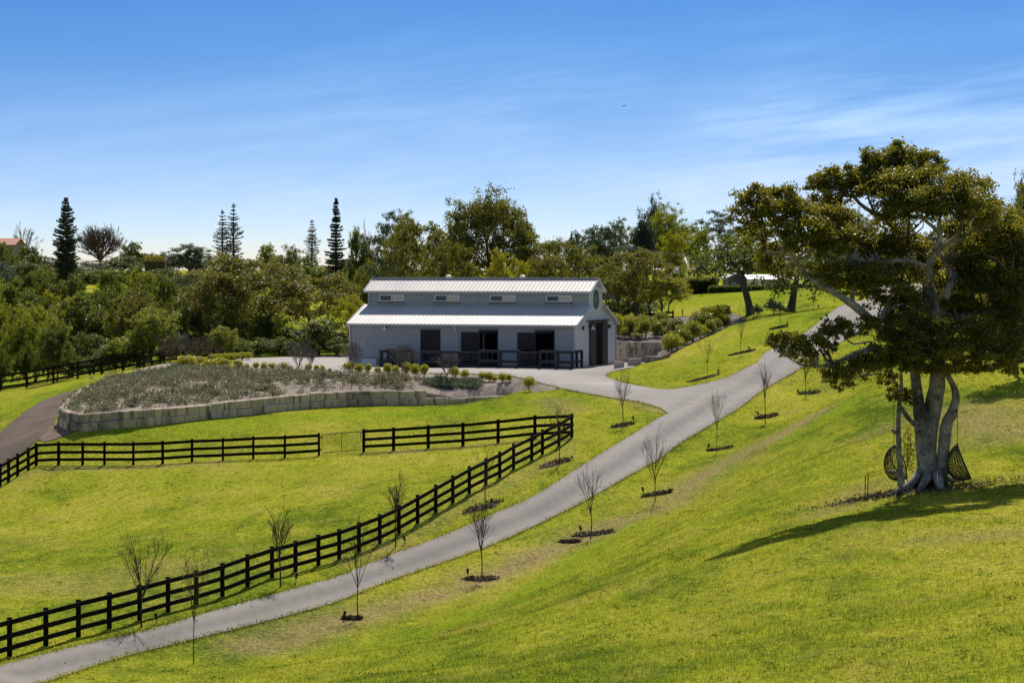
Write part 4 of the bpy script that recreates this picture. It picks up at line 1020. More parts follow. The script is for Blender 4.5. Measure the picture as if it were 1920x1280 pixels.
tree_at('dense', 1470, 450, 305, "dark backing tree right of the white-roofed house", wpx=110, leafm='l_dark')
tree_at('dense2', 1540, 470, 300, "dark backing tree behind the near fig's left branches", wpx=110, leafm='l_dark')
tree_at('open', 1610, 395, 300, "olive distant tree seen between the near fig's branches", wpx=130, leafm='l_olive')
tree_at('dense', 1690, 430, 290, "dark distant tree behind the near fig's crown", wpx=120, leafm='l_dark')
tree_at('open', 1905, 352, 128, "olive fig tree at the photo's right edge behind the near fig", wpx=190, leafm='l_farfig', rz=1.0)
tree_at('dense2', 1830, 470, 150, "leafy tree behind the near fig's right side", wpx=170, leafm='l_mid')
tree_at('dense2', 1905, 560, 140, "bushy leafy tree low at the photo's right edge", wpx=150, leafm='l_mid', rz=2.0)
tree_at('cone', 1914, 338, 200, "dark conifer tip at the photo's right edge", wpx=36, leafm='l_pine')
for px, top, d, k, w in ((1720, 440, 262, 'dense2', 120), (1790, 425, 275, 'open', 130), (1860, 430, 268, 'dense', 120), (1660, 470, 330, 'dense', 110), (1990, 440, 270, 'dense2', 140), (1570, 452, 340, 'bushy', 110)):
    tree_at(k, px, top, d, "distant ridge tree glimpsed through the near fig's leaves", group="ridge trees behind the near fig", wpx=w, leafm='l_dark' if k != 'open' else 'l_farfig')
# two trees at the edge of the upper lawn: leaning trunks, dark spreading crowns
def limb_tree(name, label, base, spine, clumps, leafm, nleaf, leaf, bark='bark', seed=0, d=None, dz=0.0, group=None):
    """tree drawn limb by limb: spine = polylines of (px, py, radius m, depth offset); clumps = (px, py, rx px, ry px, depth offset)"""
    rng = np.random.default_rng(seed); b = hit(*base) if d is None else P(base[0], base[1], d)
    d = b[1]; e = empty(name, tuple(b), 0, label, "tree", group); tg = G(); lg = G()
    for pl in spine:
        pts = np.array([[*(P(x, y, d + o)), r] for x, y, r, o in pl]); q = smooth_line(pts, 0.25)
        q[:, :3] -= b; tg.tube(q[:, :3], q[:, 3], (16 if bark == 'figbark' else 10) if pl[0][2] > 0.12 else 6)
        if bark == 'figbark' and pl[0][2] > 0.12:      # fluted, knotty wood
            v = tg.V[-1]; k = len(q); a = v.reshape(k, -1, 3); c = a.mean(1, keepdims=True); off = a - c
            w = 1 + 0.10*np.sin(a[..., 2:3]*2.3 + a[..., 0:1]*7) * np.sin(a[..., 1:2]*6 + a[..., 2:3]*1.1) + 0.07*np.sin(a[..., 0:1]*13 + a[..., 2:3]*3.1)*np.sin(a[..., 1:2]*11 - a[..., 2:3]*2.3)
            tg.V[-1] = (c + off*w).reshape(-1, 3)
    s = F / d
    ends = [np.array(P(x, y, d + o) - b) for pl in spine for x, y, r, o in pl[1:]]
    for (x, y, rx, ry, o) in clumps:
        c = P(x, y, d + o) - b; R = rx / s; n = int(nleaf * rx * ry / 1000.0)
        pts = puffs(rng, (0, 0, 0), 1.0, n, 1.0, 0.5, 11, 0.16)
        pts *= np.array([R, R, ry / s]) * 1.08; pts += c
        lg.add(*leaf_quads(pts, leaf, rng, 0.12, 0.5, 0.3))
        # twigs from the nearest limb point into the clump
        near = min(ends, key=lambda q: np.linalg.norm(q - c))
        if np.linalg.norm(near - c) < 3.2:
            for k in range(4):
                tgt = c + rng.normal(size=3) * np.array([R, R, ry/s]) * 0.45
                tg.tube(limb(rng, near, tgt, 0.12, 5), np.linspace(min(0.05, 0.012*d/20), 0.012, 5), 5)
    tg.obj("trunk", M[bark], e, smooth=True); lg.obj("crown", M[leafm], e)
    return e
limb_tree("lawn_tree", "dark spreading tree with leaning trunk at the lawn's upper edge", (1408, 590), [[(1408,596,0.40,0),(1404,570,0.30,0),(1396,540,0.26,0),(1388,512,0.22,0),(1376,495,0.14,0),(1350,478,0.08,0)],[(1390,520,0.15,0),(1405,490,0.12,0),(1420,470,0.07,1)],[(1386,510,0.12,0),(1340,505,0.07,-1),(1310,500,0.04,-1)]],
    [(1310,500,30,16,-1),(1335,485,32,20,0),(1345,512,34,14,-1),(1375,470,34,22,0),(1400,455,36,24,1),(1425,475,30,22,1),(1390,492,30,16,-1),(1360,498,26,14,1),(1325,515,22,10,0),(1420,500,26,16,0)], 'l_dark', 300, 0.30, seed=3)
limb_tree("lawn_tree", "darker upright tree right of the leaning one at the lawn's upper edge", (1481, 584), [[(1481,590,0.42,0),(1486,565,0.30,0),(1490,540,0.24,0),(1495,520,0.18,0)],[(1488,545,0.14,0),(1465,525,0.10,0),(1450,515,0.05,0)],[(1490,540,0.14,0),(1520,525,0.10,0),(1545,520,0.05,0)]],
    [(1450,520,30,22,0),(1480,512,34,24,0),(1515,515,36,24,1),(1545,525,34,22,0),(1470,540,24,14,-1),(1520,545,30,14,-1),(1560,545,26,16,0),(1500,495,36,22,1),(1455,548,16,8,-1)], 'l_dark', 300, 0.30, seed=4)
for px, py, w, h, lab in ((1450, 588, 36, 30, "dark rounded bush between the two lawn-edge trunks"), (1420, 592, 24, 22, "small dark bush touching the leaning trunk"), (1470, 586, 22, 12, "low silvery plant at the darker trunk's foot")):
    p = hit(px, py); k = p[1]/F
    PR['bushy'].put(p, h*k, px, lab, "bush", "bushes at the lawn's upper edge", (w/2*k)/(PR['bushy'].R*h*k/PR['bushy'].H), 'l_blue', "bush")

# ---- norfolk pines
def norfolk(seed, H, R, dense, taper):
    rng = np.random.default_rng(seed); tg = G(); lg = G()
    tg.tube([(0,0,-0.3),(0,0,H*0.5),(0.05,0,H*0.99)], [0.024*H, 0.012*H, 0.03], 8)
    z = H*0.10
    while z < H*0.985:
        t = z/H; r = R*min(1, (1-t)*taper+0.08); nb = 6
        a0 = rng.uniform(0, 6)
        for k in range(nb):
            a = a0 + k*2*math.pi/nb + rng.uniform(-.15,.15); L = r*rng.uniform(0.55,1.15)
            d = np.array([math.cos(a), math.sin(a), 0]); tt = np.linspace(0, 1, 5)[:, None]
            p = np.array([0,0,z]) + d*L*tt + np.array([0,0,1])*L*(0.10*tt + (0.16 if not dense else 0.06)*tt**2)
            tg.tube(p, np.linspace(0.05, 0.02, 5), 4)
            n = int((34 if dense else 20)*max(L, 0.5)); u = rng.uniform(0.22, 1.05, n)**0.8
            q = np.array([0,0,z]) + d*(L*u)[:, None] + np.array([0,0,1])*(L*(0.10*u + (0.16 if not dense else 0.06)*u**2))[:, None]
            side = np.array([-d[1], d[0], 0]); q += side*rng.normal(size=(n,1))*L*0.13 + np.array([0,0,1])*np.abs(rng.normal(size=(n,1)))*0.10
            lg.add(*leaf_quads(q, 0.40 if dense else 0.34, rng, 0.3, 0.42))
        z += (H*0.024 if dense else H*0.032)*rng.uniform(0.6,1.4)
    return tg, lg
PR['pineA'] = Proto(*norfolk(1, 18, 2.4, True, 1.25), 'bark', 'l_pine', "norfolk_pine")
PR['pineB'] = Proto(*norfolk(2, 18, 2.2, False, 2.2), 'bark', 'l_pine', "norfolk_pine")
PR['pineC'] = Proto(*norfolk(3, 16, 3.1, True, 2.6), 'bark', 'l_pine', "norfolk_pine")
for kind, px, top, d, w, base, lab in (('pineC',124,374,330,50,480,"dense dark pine rising left of the bare umbrella tree"), ('pineB',417,396,380,35,470,"shorter of the paired thin pines on the ridge"), ('pineB',438,384,380,38,470,"taller of the paired thin pines on the ridge"), ('pineB',585,414,400,32,500,"thinnest lone pine left of the tallest pine"), ('pineA',630,374,320,50,515,"tallest tiered pine left of the barn roof")):
    x = (px-960)/F*d; zt = CZ - (top-YH)/F*d; zb = CZ - (base-YH)/F*d - 1.5; pr = PR[kind]
    # stands on the ridge behind the woodland: use the real ground where it is higher
    zb = min(zb, th1(x, d)) if kind != 'pineA' else th1(x, d)
    h = zt - zb; pr.put((x, d, zb), h, px, lab, "pine tree", "pines on the skyline", (w/2/F*d)/(pr.R*h/pr.H))

# ---- bare trees
def bare(seed, H, spread, trunk=0.4, nl=7, twigs=7, r0=0.035, fan=1.0, depth=3, thin=0.0042, leaves=0, curve=0.25, dome=False):
    rng = np.random.default_rng(seed); g = G(); L_ = []
    def grow(p, d, L, r, lev):
        k = 5 if lev < 2 else 4; pts = [p]; dd = d.copy()
        for i in range(k-1):
            dd = dd + rng.normal(size=3)*0.09 + np.array([0,0,curve*0.22]); dd /= np.linalg.norm(dd); pts.append(pts[-1] + dd*L/(k-1))
        pts = np.array(pts); g.tube(pts, np.linspace(r, max(r*0.42, thin), k), 6 if lev == 0 else 4)
        if lev >= depth:
            L_.append(pts[-1]); return
        n = (twigs if lev == 1 else max(3, twigs-2))
        for j in range(n):
            t = rng.uniform(0.25, 0.98); i = min(int(t*(k-1)), k-2); f = t*(k-1)-i; q = pts[i]*(1-f) + pts[i+1]*f
            a = pts[i+1]-pts[i]; a /= np.linalg.norm(a); s = rng.normal(size=3); s -= a*(s@a); s /= np.linalg.norm(s)
            ang = rng.uniform(0.35, 0.75); nd_ = a*math.cos(ang) + s*math.sin(ang); nd_[2] += 0.12; nd_ /= np.linalg.norm(nd_)
            grow(q, nd_, L*rng.uniform(0.35, 0.6)*(1.15 - 0.4*t), max(r*0.5*(1-t*0.4), thin), lev+1)
    pts = np.array([[0,0,-0.15],[0.01,0,H*trunk*0.5],[0.0,0.01,H*trunk]]); pts[1:, :2] += rng.normal(size=(2,2))*0.02*H*0.4
    g.tube(pts, [r0*1.15, r0*0.92, r0*0.75], 8)
    for i in range(nl):
        az = i*2.39996 + rng.uniform(-.4,.4); tilt = spread*rng.uniform(0.25, 1.0)
        if i == 0: tilt = 0.05
        d = np.array([math.cos(az)*math.sin(tilt), math.sin(az)*math.sin(tilt), math.cos(tilt)])
        st = pts[2] - np.array([0,0,1])*rng.uniform(0, 0.22)*H*trunk
        grow(st, d, H*(1-trunk)*(rng.uniform(0.7, 0.98)*(0.85 if i else 1) if not dome else rng.uniform(0.62, 0.72)*(1 + 0.35*math.sin(tilt))), r0*0.55, 1)
    lg = None
    if leaves:
        lg = G(); C = np.array(L_)[rng.integers(0, len(L_), leaves)] + rng.normal(size=(leaves,3))*0.03; lg.add(*leaf_quads(C, 0.10, rng, 0.1, 0.6))
    return g, lg
YT = [Proto(*bare(i, 3.4, sp, tr, nl, tw, r0, leaves=lv), 'twig', 'l_olive', "young_tree", "withered_leaves") for i, (sp, tr, nl, tw, r0, lv) in enumerate([(0.80,0.30,8,6,0.040,0),(0.62,0.36,8,6,0.034,0),(0.50,0.42,9,6,0.032,0),(0.75,0.36,6,5,0.034,0),(0.48,0.36,7,5,0.032,120)])]
YOUNG = [ # px, base, top, proto, width px, label
 (363,1245,1032,4,78,"slender young tree with few withered leaves at the driveway's near edge, nearest of all"),
 (671,1160,965,3,78,"young bare tree with a bent stem on the near verge, by a low spotlight"),
 (903,1086,930,1,62,"vase-shaped bare young tree in a dark mulch ring below the fence's middle"),
 (1107,1010,856,3,72,"bare young tree with wide loose limbs standing in a large mulch ring"),
 (1228,940,792,0,66,"full fan-shaped bare young tree on the near verge, before the road junction"),
 (1344,848,733,4,44,"young tree holding withered leaves opposite the road junction"),
 (1435,795,672,2,32,"slim broom-shaped bare young tree beyond the withered-leaf tree"),
 (1511,745,655,2,26,"bare young tree half hidden under the fig's low branch"),
 (265,1175,972,0,108,"widest bare young tree, in front of the driveway fence at left"),
 (526,1100,940,2,62,"upright bare young tree by the fence's left-middle stretch"),
 (742,1025,880,2,54,"bare broom-shaped young tree before the driveway fence's middle"),
 (911,950,818,3,52,"bare young tree in a mulch strip between fence and driveway"),
 (1049,870,752,1,46,"bare young tree by the fence corner post"),
 (1168,802,690,1,42,"bare young tree on the grass wedge below the barn lane"),
 (1326,710,622,3,36,"bare young tree in the mulch strip above the road junction"),
 (1390,667,566,3,34,"taller bare young tree midway up the lawn beside the driveway"),
 (1463,617,552,2,16,"thin bare young tree by the driveway under the dark lawn trees"),
 (1525,583,548,2,14,"smallest bare young tree near the driveway's top"),
]
for px, b, t, k, w, lab in YOUNG:
    p = hit(px, b); h = (b - t)/F*p[1]; pr = YT[k]; pr.put(p, h, px*1.3, lab, "young tree", "young bare trees lining the driveway", (w/2/F*p[1])/(pr.R*h/pr.H))
# mulch rings and spotlights beside the young trees
def mulch_ring(px, py, wx, hy, lab, rot=0.0):
    wx *= 0.86; hy *= 0.85; c = hit(px, py); rng = np.random.default_rng(px); k = 26; a = np.linspace(0, 2*math.pi, k, endpoint=False)
    l = hit(px - wx/2, py); r = hit(px + wx/2, py - rot); ax = (r - l)[:2]/2; n = np.array([-ax[1], ax[0]])/np.linalg.norm(ax)*hy
    jr = 1 + 0.22*rng.normal(size=k)
    ring = np.array([c[:2] + ax*math.cos(q)*j + n*math.sin(q)*j for q, j in zip(a, jr)])
    V = [np.array([*p, th1(*p) - 0.02]) for p in ring]; mid = [np.array([*(c[:2] + (p-c[:2])*0.6), 0]) for p in ring]
    for m in mid: m[2] = th1(*m[:2]) + rng.uniform(0.05, 0.10)
    g = G(); g.add(V + mid + [np.array([*c[:2], th1(*c[:2]) + 0.07])], [[i, (i+1) % k, k + (i+1) % k, k + i] for i in range(k)])
    g.add(mid + [np.array([*c[:2], th1(*c[:2]) + 0.07])], [[i, (i+1) % k, k] for i in range(k)])
    ch = c[:2] + np.array([ax*math.cos(q)*s + n*math.sin(q)*s for q, s in zip(rng.uniform(0, 6.28, 260), rng.random(260)**0.5*1.02)])
    C = np.c_[ch, th(ch[:, 0], ch[:, 1]) + rng.uniform(0.04, 0.13, 260)]; g.add(*leaf_quads(C, 0.13, rng, 0.5, 0.45))
    tag(g.obj("mulch_ring", M['darkmulch']), lab, "mulch", "mulch rings round the young trees")
for q in [(903,1087,74,0.42,"dark mulch ring under the vase-shaped tree"), (1110,1003,92,0.55,"largest dark mulch ring, under the wide loose-limbed tree",8), (1070,1017,46,0.3,"thin mulch streak left of the largest mulch ring"), (1232,927,70,0.42,"dark mulch strip under the fan-shaped tree",10), (1349,844,58,0.4,"dark mulch strip under the withered-leaf tree",10), (1437,782,52,0.4,"dark mulch strip under the slim broom-shaped tree",8), (1517,738,46,0.45,"dark mulch strip under the fig's low branch tree",6), (905,952,90,0.3,"mulch strip between fence and driveway",26), (1045,868,74,0.3,"mulch strip by the fence corner tree",22), (1168,798,50,0.3,"small mulch patch on the grass wedge below the lane",10), (1320,710,72,0.45,"long mulch strip above the road junction",20), (1392,662,60,0.4,"mulch strip under the taller lawn tree",12), (1460,615,40,0.35,"faint mulch strip near the driveway's upper stretch",8), (660,1161,46,0.3,"mulch patch under the bent-stem tree")]:
    mulch_ring(*q[:4], q[4], *(q[5:]))
def spot(px, py, lab):
    p = hit(px, py); e = empty("garden_spotlight", tuple(p), px*0.7, lab, "garden light", "small black garden spotlights by the young trees")
    g = G(); g.tube([(0,0,-0.1),(0,0,0.22)], 0.014, 6); g.obj("stake", M['black'], e)
    g = G(); d = np.array([0.35,0.1,0.93]); d /= np.linalg.norm(d); g.tube([np.array([0,0,0.2])-d*0.05, np.array([0,0,0.2])+d*0.02, np.array([0,0,0.2])+d*0.14, np.array([0,0,0.2])+d*0.17], [0.03,0.05,0.055,0.06], 10); g.obj("head", M['black'], e)
for q in [(293,1169,"small black spotlight right of the widest bare tree"),(555,1092,"small black spotlight right of the upright bare tree"),(759,1020,"small black spotlight right of the broom-shaped fence tree"),(645,1163,"small black spotlight left of the bent-stem tree"),(877,1082,"small black spotlight left of the vase-shaped tree"),(1089,1001,"small black spotlight in the largest mulch ring"),(1206,927,"small black spotlight left of the fan-shaped tree"),(1328,845,"small black spotlight left of the withered-leaf tree"),(1422,783,"small black spotlight left of the slim broom-shaped tree"),(1496,741,"small black spotlight left of the tree under the fig branch"),(922,949,"small black spotlight right of the mulch-strip fence tree"),(1188,792,"small black spotlight right of the grass wedge tree"),(1346,703,"small black spotlight above the road junction"),(1405,660,"small black spotlight beside the taller lawn tree"),(1477,614,"small black spotlight near the driveway's upper stretch"),(1534,580,"small black spotlight by the smallest bare tree")]:
    spot(*q)
# bare shrubs and small trees on the bank
BB = [Proto(*bare(30+i, 2.2, sp, 0.22, 9, 8, 0.03, thin=0.006), bk, 'l_olive', "bare_shrub") for i, (sp, bk) in enumerate([(0.8,'redtwig'),(0.7,'greytwig'),(0.95,'redtwig')])]
for px, b, t, k, w, lab in [(838,717,655,2,62,"reddish round-headed bare shrub before the barn's middle doors"),(754,717,645,1,56,"grey bare tree with sparse buds before the barn's left wall"),(660,712,640,1,44,"thin bare tree by the barn's left corner"),(560,705,640,1,56,"bare tree at the yard edge, left of the barn"),(583,712,650,1,30,"leaning thin bare sapling on the bank left of the barn")]:
    p = P(px, b, np.interp(px, [560,660,760,840],[182,179,176,174.5])); p[2] = float(bed_z(np.array([p[0]]), np.array([p[1]]))[0])
    h = CZ - (t-YH)/F*p[1] - p[2]; pr = BB[k]; pr.put(p, h, px, lab, "bare shrub", "bare shrubs in the barn garden", (w/2/F*p[1])/(pr.R*h/pr.H))
for px, b, t, k, w, lab in [(318,684,626,0,56,"reddish bare shrub at the left end of the bank, leftmost of its group"),(345,680,622,1,54,"pale-stemmed bare tree among the reddish shrubs on the bank"),(368,678,630,2,46,"reddish bare shrub right of the pale-stemmed tree"),(392,676,628,0,48,"reddish bare shrub next to the golden bushes, rightmost of its group")]:
    p = P(px, b, 199.5); p[2] = th1(*p[:2]); h = CZ - (t-YH)/F*p[1] - p[2]; pr = BB[k]; pr.put(p, h, px, lab, "bare shrub", "bare shrubs at the bank's left end", (w/2/F*p[1])/(pr.R*h/pr.H))
# skyline bare trees
UM = Proto(*bare(50, 10, 1.30, 0.34, 26, 10, 0.26, thin=0.03, curve=0.22, dome=True), 'redtwig', 'l_olive', "umbrella_tree")
BT = Proto(*bare(51, 9, 0.95, 0.42, 9, 7, 0.20, thin=0.025), 'greytwig', 'l_olive', "bare_tree")
for pr, px, top, base, d, w, lab in ((UM,188,424,485,420,88,"leafless umbrella-shaped tree on the left skyline"), (BT,42,419,478,430,64,"grey leafless tree beside the tiled roof"), (BT,1000,455,520,280,60,"grey leafless thicket tree right of the big fig"), (BT,688,418,520,300,40,"thin bare gum branches over the barn's left roof end")):
    x = (px-960)/F*d; zb = CZ-(base-YH)/F*d; h = CZ-(top-YH)/F*d - zb; zg = th1(x, d)
    if zg < zb: h += zb - zg; zb = zg
    pr.put((x, d, zb), h, px, lab, "bare tree", "leafless trees on the skyline", (w/2/F*d)/(pr.R*h/pr.H))

# ---- shrubs
def shrub(seed, n=1500, flat=1.0, leaf=0.10, lobes=7, H=1.0, R=0.5):
    rng = np.random.default_rng(seed); tg = G(); lg = G()
    for i in range(lobes):
        a = i*2.4; q = 0.45*R*(i > 0); c = np.array([q*math.cos(a), q*math.sin(a), H*(0.42 + 0.28*rng.random())]); 
        lg.add(*leaf_quads(clump_points(rng, c, R*0.62, n//lobes, H/R*0.42, 0.6, 0.5), leaf, rng, 0.2, 0.45, -0.4))
        tg.tube(limb(rng, (0,0,-0.1), c, 0.1, 4), [0.02,0.015,0.01,0.006], 4)
    # upright young shoots
    k = n//5; a = rng.uniform(0, 6.28, k); r = R*0.8*np.sqrt(rng.random(k)); C = np.c_[r*np.cos(a), r*np.sin(a), H*(0.72 + 0.34*rng.random(k)*(1-(r/R)**2*0.6))]
    lg.add(*leaf_quads(C, leaf*1.1, rng, -0.1, 0.35, -1.2))
    return tg, lg
SH = [Proto(*shrub(60+i), 'twig', 'l_box', "box_shrub") for i in range(3)]
rs = random.Random(3)
def shrub_at(px, base, top, w, lab, cat, grp, zf, d, leafm='l_box', name="box_shrub"):
    x = (px-960)/F*d; z = zf(x, d); h = max((base - top)/F*d, 0.3); pr = SH[rs.randrange(3)]; h *= 1.22; w *= 1.18
    pr.put((x, d, z - 0.02), h, rs.uniform(0, 6), lab, cat, grp, (w/2/F*d)/(pr.R*h/pr.H), leafm, name)
bz = lambda x, y: float(bed_z(np.array([x]), np.array([y]))[0])
ROWSH = [(421,694,677,22),(447,696,680,16),(463,695,684,10),(449,697,683,12),(480,697,684,12),(495,698,684,12),(511,697,684,15),(533,698,683,15),(543,699,689,10),(578,696,682,13),(593,698,686,10),(605,699,687,9),(618,699,692,7),(656,700,680,22),(674,700,683,16),(690,702,685,13),(708,702,688,12),(727,703,684,17),(742,704,688,13),(762,705,683,16),(778,706,685,17),(795,707,686,16),(852,709,690,19),(872,710,695,15),(904,712,697,15),(917,712,696,18),(927,713,702,11),(942,715,700,17),(954,715,702,12)]
LB = ["rounded yellow-green box shrub in the row along the barn yard"]
dB = lambda px: float(np.interp(px, [b[0] for b in BED_B], [b[2] for b in BED_B])) - 1.6
for px, b, t, w in ROWSH:
    shrub_at(px, b, t, w, "rounded yellow-green shrub in the clipped row along the barn yard's edge", "shrub", "yellow-green shrubs in a row along the barn yard", bz, dB(px))
shrub_at(993, 737, 717, 20, "lone yellow-green shrub on bare mulch at the bank's right tip", "shrub", None, lambda x, y: max(bz(x, y), th1(x, y)), 165.5)
for px, b, t, w, d in [(350,690,670,36,190.5),(372,686,672,28,193),(395,693,676,30,188.5),(412,688,672,22,190)]:
    shrub_at(px, b, t, w, "large golden bush at the left end of the clipped shrub row", "bush", "large golden bushes at the bank's left end", bz, d, name="golden_bush")
for px in range(398, 470, 11):
    shrub_at(px, 677 - (px-398)*0.06, 662 - (px-398)*0.03, 17, "golden bush in the short hedge line across the yard's far side", "bush", "golden bushes across the yard's far side", lambda x, y: th1(x, y), 203 + (px-398)*0.05, name="golden_bush")
# right-hand bank planting
RSH = [(1159,632,603,14),(1183,634,610,13),(1210,634,612,15),(1231,632,613,18),(1173,622,604,14),(1196,620,605,16),(1245,622,606,14),(1222,616,603,18),(1258,650,628,26),(1270,648,634,20),(1283,640,620,20),(1300,636,610,24),(1313,630,614,18),(1280,622,600,24),(1296,616,600,22),(1317,614,590,34),(1336,610,586,34),(1354,606,586,26),(1332,622,606,16),(1342,618,605,16),(1354,612,600,20),(1268,612,592,24),(1240,608,594,20),(1205,610,598,20),(1180,608,598,18)]
rb = lambda x, y: float(rbed_z(np.array([x]), np.array([y]))[0])
for i, (px, b, t, w) in enumerate(RSH):
    d = float(np.interp(b, [606, 616, 634, 650], [214, 211, 206, 194])) if px < 1250 else float(np.interp(b, [606, 622, 640, 650], [210.5, 203.5, 197, 193.5]))
    if 1150 < px < 1250: d = max(d, 204.4)
    big = w >= 20; w *= 1.3; t -= 6
    z = rb((px-960)/F*d, d); t2 = YH + (CZ - z)/d*F - (b - t)
    shrub_at(px, b, t, w, ("full green rounded bush on the planted bank's crest right of the barn" if big else "small upright green shrub on the mulch above the barn-end wall"), "bush" if big else "shrub", "full bushes on the bank right of the barn" if big else "small shrubs on the bank right of the barn", rb, d, 'l_bed' if not (i % 4 == 0) else 'l_box', "bank_bush" if big else "bank_shrub")

rx = random.Random(21)
for i in range(34):
    if i < 16: X, Y = rx.uniform(8.0, 12.2), rx.uniform(204.6, 213)
    else:
        t = rx.random(); X, Y = 12.0 + 5.0*t + rx.uniform(-.8, .8), 196.5 + 12*t + rx.uniform(-1.5, 3.0)
    if not in_poly(np.array([X]), np.array([Y]), RBED_POLY)[0]: continue
    z = rb(X, Y); h = rx.uniform(0.5, 1.0); pr = SH[rx.randrange(3)]
    pr.put((X, Y, z - 0.02), h, rx.uniform(0, 6), "green filler shrub among the bushes on the bank right of the barn", "shrub", "filler shrubs on the bank right of the barn", rx.uniform(0.55, 0.85)*0.5*2/(pr.R*h/pr.H)*0.55, rx.choice(['l_bed', 'l_bed', 'l_box']), "filler_shrub")

# ground cover on the bank (uncountable)
def ground_cover():
    rng = np.random.default_rng(9); P2 = np.array(BED_POLY); lo, hi = P2.min(0), P2.max(0); n = 1700
    c = rng.uniform(lo, hi, (n*3, 2)); c = c[in_poly(c[:, 0], c[:, 1], BED_POLY)]
    dens = 0.5 + 0.5*np.sin(c[:, 0]*0.9 + np.sin(c[:, 1]*0.7)*1.3)*np.sin(c[:, 1]*0.8 + 0.5*np.sin(c[:, 0]*0.5))
    m = rng.random(len(c)) < np.clip(dens*1.1 + 0.22, 0, 1); c = c[m]
    da = dist_line(c[:, 0], c[:, 1], [tuple(p[:2]) for p in _As[::2]]); db = dist_line(c[:, 0], c[:, 1], [tuple(p[:2]) for p in _Bs[::2]])
    keep = (da > 0.55) & (db > np.where(c[:, 0] < -19, 0.8, 2.6)) & (c[:, 0] < 0.6); c = c[keep][:n]; dl = dens[m][keep][:n]
    z = bed_z(c[:, 0], c[:, 1]); g = G()
    for i in rng.integers(0, len(c), 300):
        if dist_line(c[i:i+1, 0], c[i:i+1, 1], [tuple(p[:2]) for p in _Bs[::3]])[0] < (3.2 if c[i, 0] > -19 else 1.5): continue
        r = rng.uniform(0.32, 0.62); pts = puffs(rng, (c[i, 0], c[i, 1], z[i] + 0.05), r, int(260*r), 0.9, 0.0, 6, 0.3); g.add(*leaf_quads(pts, 0.13, rng, 0.0, 0.42, -0.5))
    for i in range(len(c)):
        r = rng.uniform(0.16, 0.46); k = int(150*r)
        pts = clump_points(rng, (c[i, 0], c[i, 1], z[i] + 0.02), r, k, 0.95, 0.0, 0.25)
        g.add(*leaf_quads(pts, 0.12, rng, 0.0, 0.42, -0.6))
    tag(g.obj("ground_cover", M['l_cover']), "silvery low ground cover spreading over the mulched bank", "ground cover", kind="stuff")
    # greener patch behind the lower course
    g = G()
    for i in range(420):
        t = rng.random(); px = 800 + 100*t; d = np.interp(px, [800, 900], [172.3, 172.8]) + rng.uniform(0, 2.2); x = (px-960)/F*d
        pts = clump_points(rng, (x, d, bz(x, d) + 0.05), 0.28, 26, 0.9, 0, 0.3); g.add(*leaf_quads(pts, 0.11, rng, 0.2, 0.4, -0.6))
    for i in range(330):
        px = rng.uniform(215, 340); d = np.interp(px, [215, 340], [186, 190]) + rng.uniform(-1.5, 2.0); x = (px-960)/F*d
        pts = clump_points(rng, (x, d, bz(x, d) + 0.05), 0.30, 26, 0.9, 0, 0.3); g.add(*leaf_quads(pts, 0.11, rng, 0.2, 0.4, -0.6))
    tag(g.obj("green_ground_cover", M['l_blue']), "greener low ground cover at the bank's lower right and far left", "ground cover", kind="stuff")
ground_cover()

# ---- hedges
def hedge(a, b, w, h, lab, leafm, name, n):
    rng = np.random.default_rng(int(abs(a[0])*10)); a = np.array(a); b = np.array(b); e = empty(name, tuple(a), 0, lab, "hedge"); d = b - a; L = np.linalg.norm(d[:2]); t = rng.random(n)
    q = rng.uniform(-1, 1, (n, 2)); f = rng.integers(0, 3, n); q[f == 0, 1] = 1; q[f == 1, 0] = -1; q[f == 2, 0] = 1
    nrm = np.array([-d[1], d[0], 0])/L
    C = a*0 + d*t[:, None] + nrm*(q[:, :1]*w/2*(1+0.1*np.sin(t[:, None]*40))) + np.array([0,0,1])*((q[:, 1:]*0.5+0.5)*h*(1 + 0.06*np.sin(t[:, None]*60)))
    g = G(); g.add(*leaf_quads(C + rng.normal(size=(n,3))*0.05, 0.22, rng, 0.3)); g.obj("foliage", M[leafm], e)
    g = G(); g.bar(np.array([0,0,h*0.42]), d + np.array([0,0,h*0.42]), w*0.8, h*0.8); g.obj("inner_branches", M['bark'], e)
def gp(px, d, dz=0.0): x = (px-960)/F*d; return (x, d, th1(x, d)+dz)
hedge(gp(1287, 268), gp(1342, 268), 1.6, 1.45, "tall dark clipped hedge at the far paddock's left corner", 'l_dark', "clipped_hedge", 5000)
hedge(gp(1330, 266), gp(1560, 264), 1.3, 0.62, "long low clipped hedge along the far paddock", 'l_dark', "clipped_hedge", 7000)
hedge(gp(272,420), gp(310,420), 1.2, CZ+1.85-gp(290,420)[2], "bright golden clipped hedge among the ridge trees", 'l_gold', "clipped_hedge", 2200)

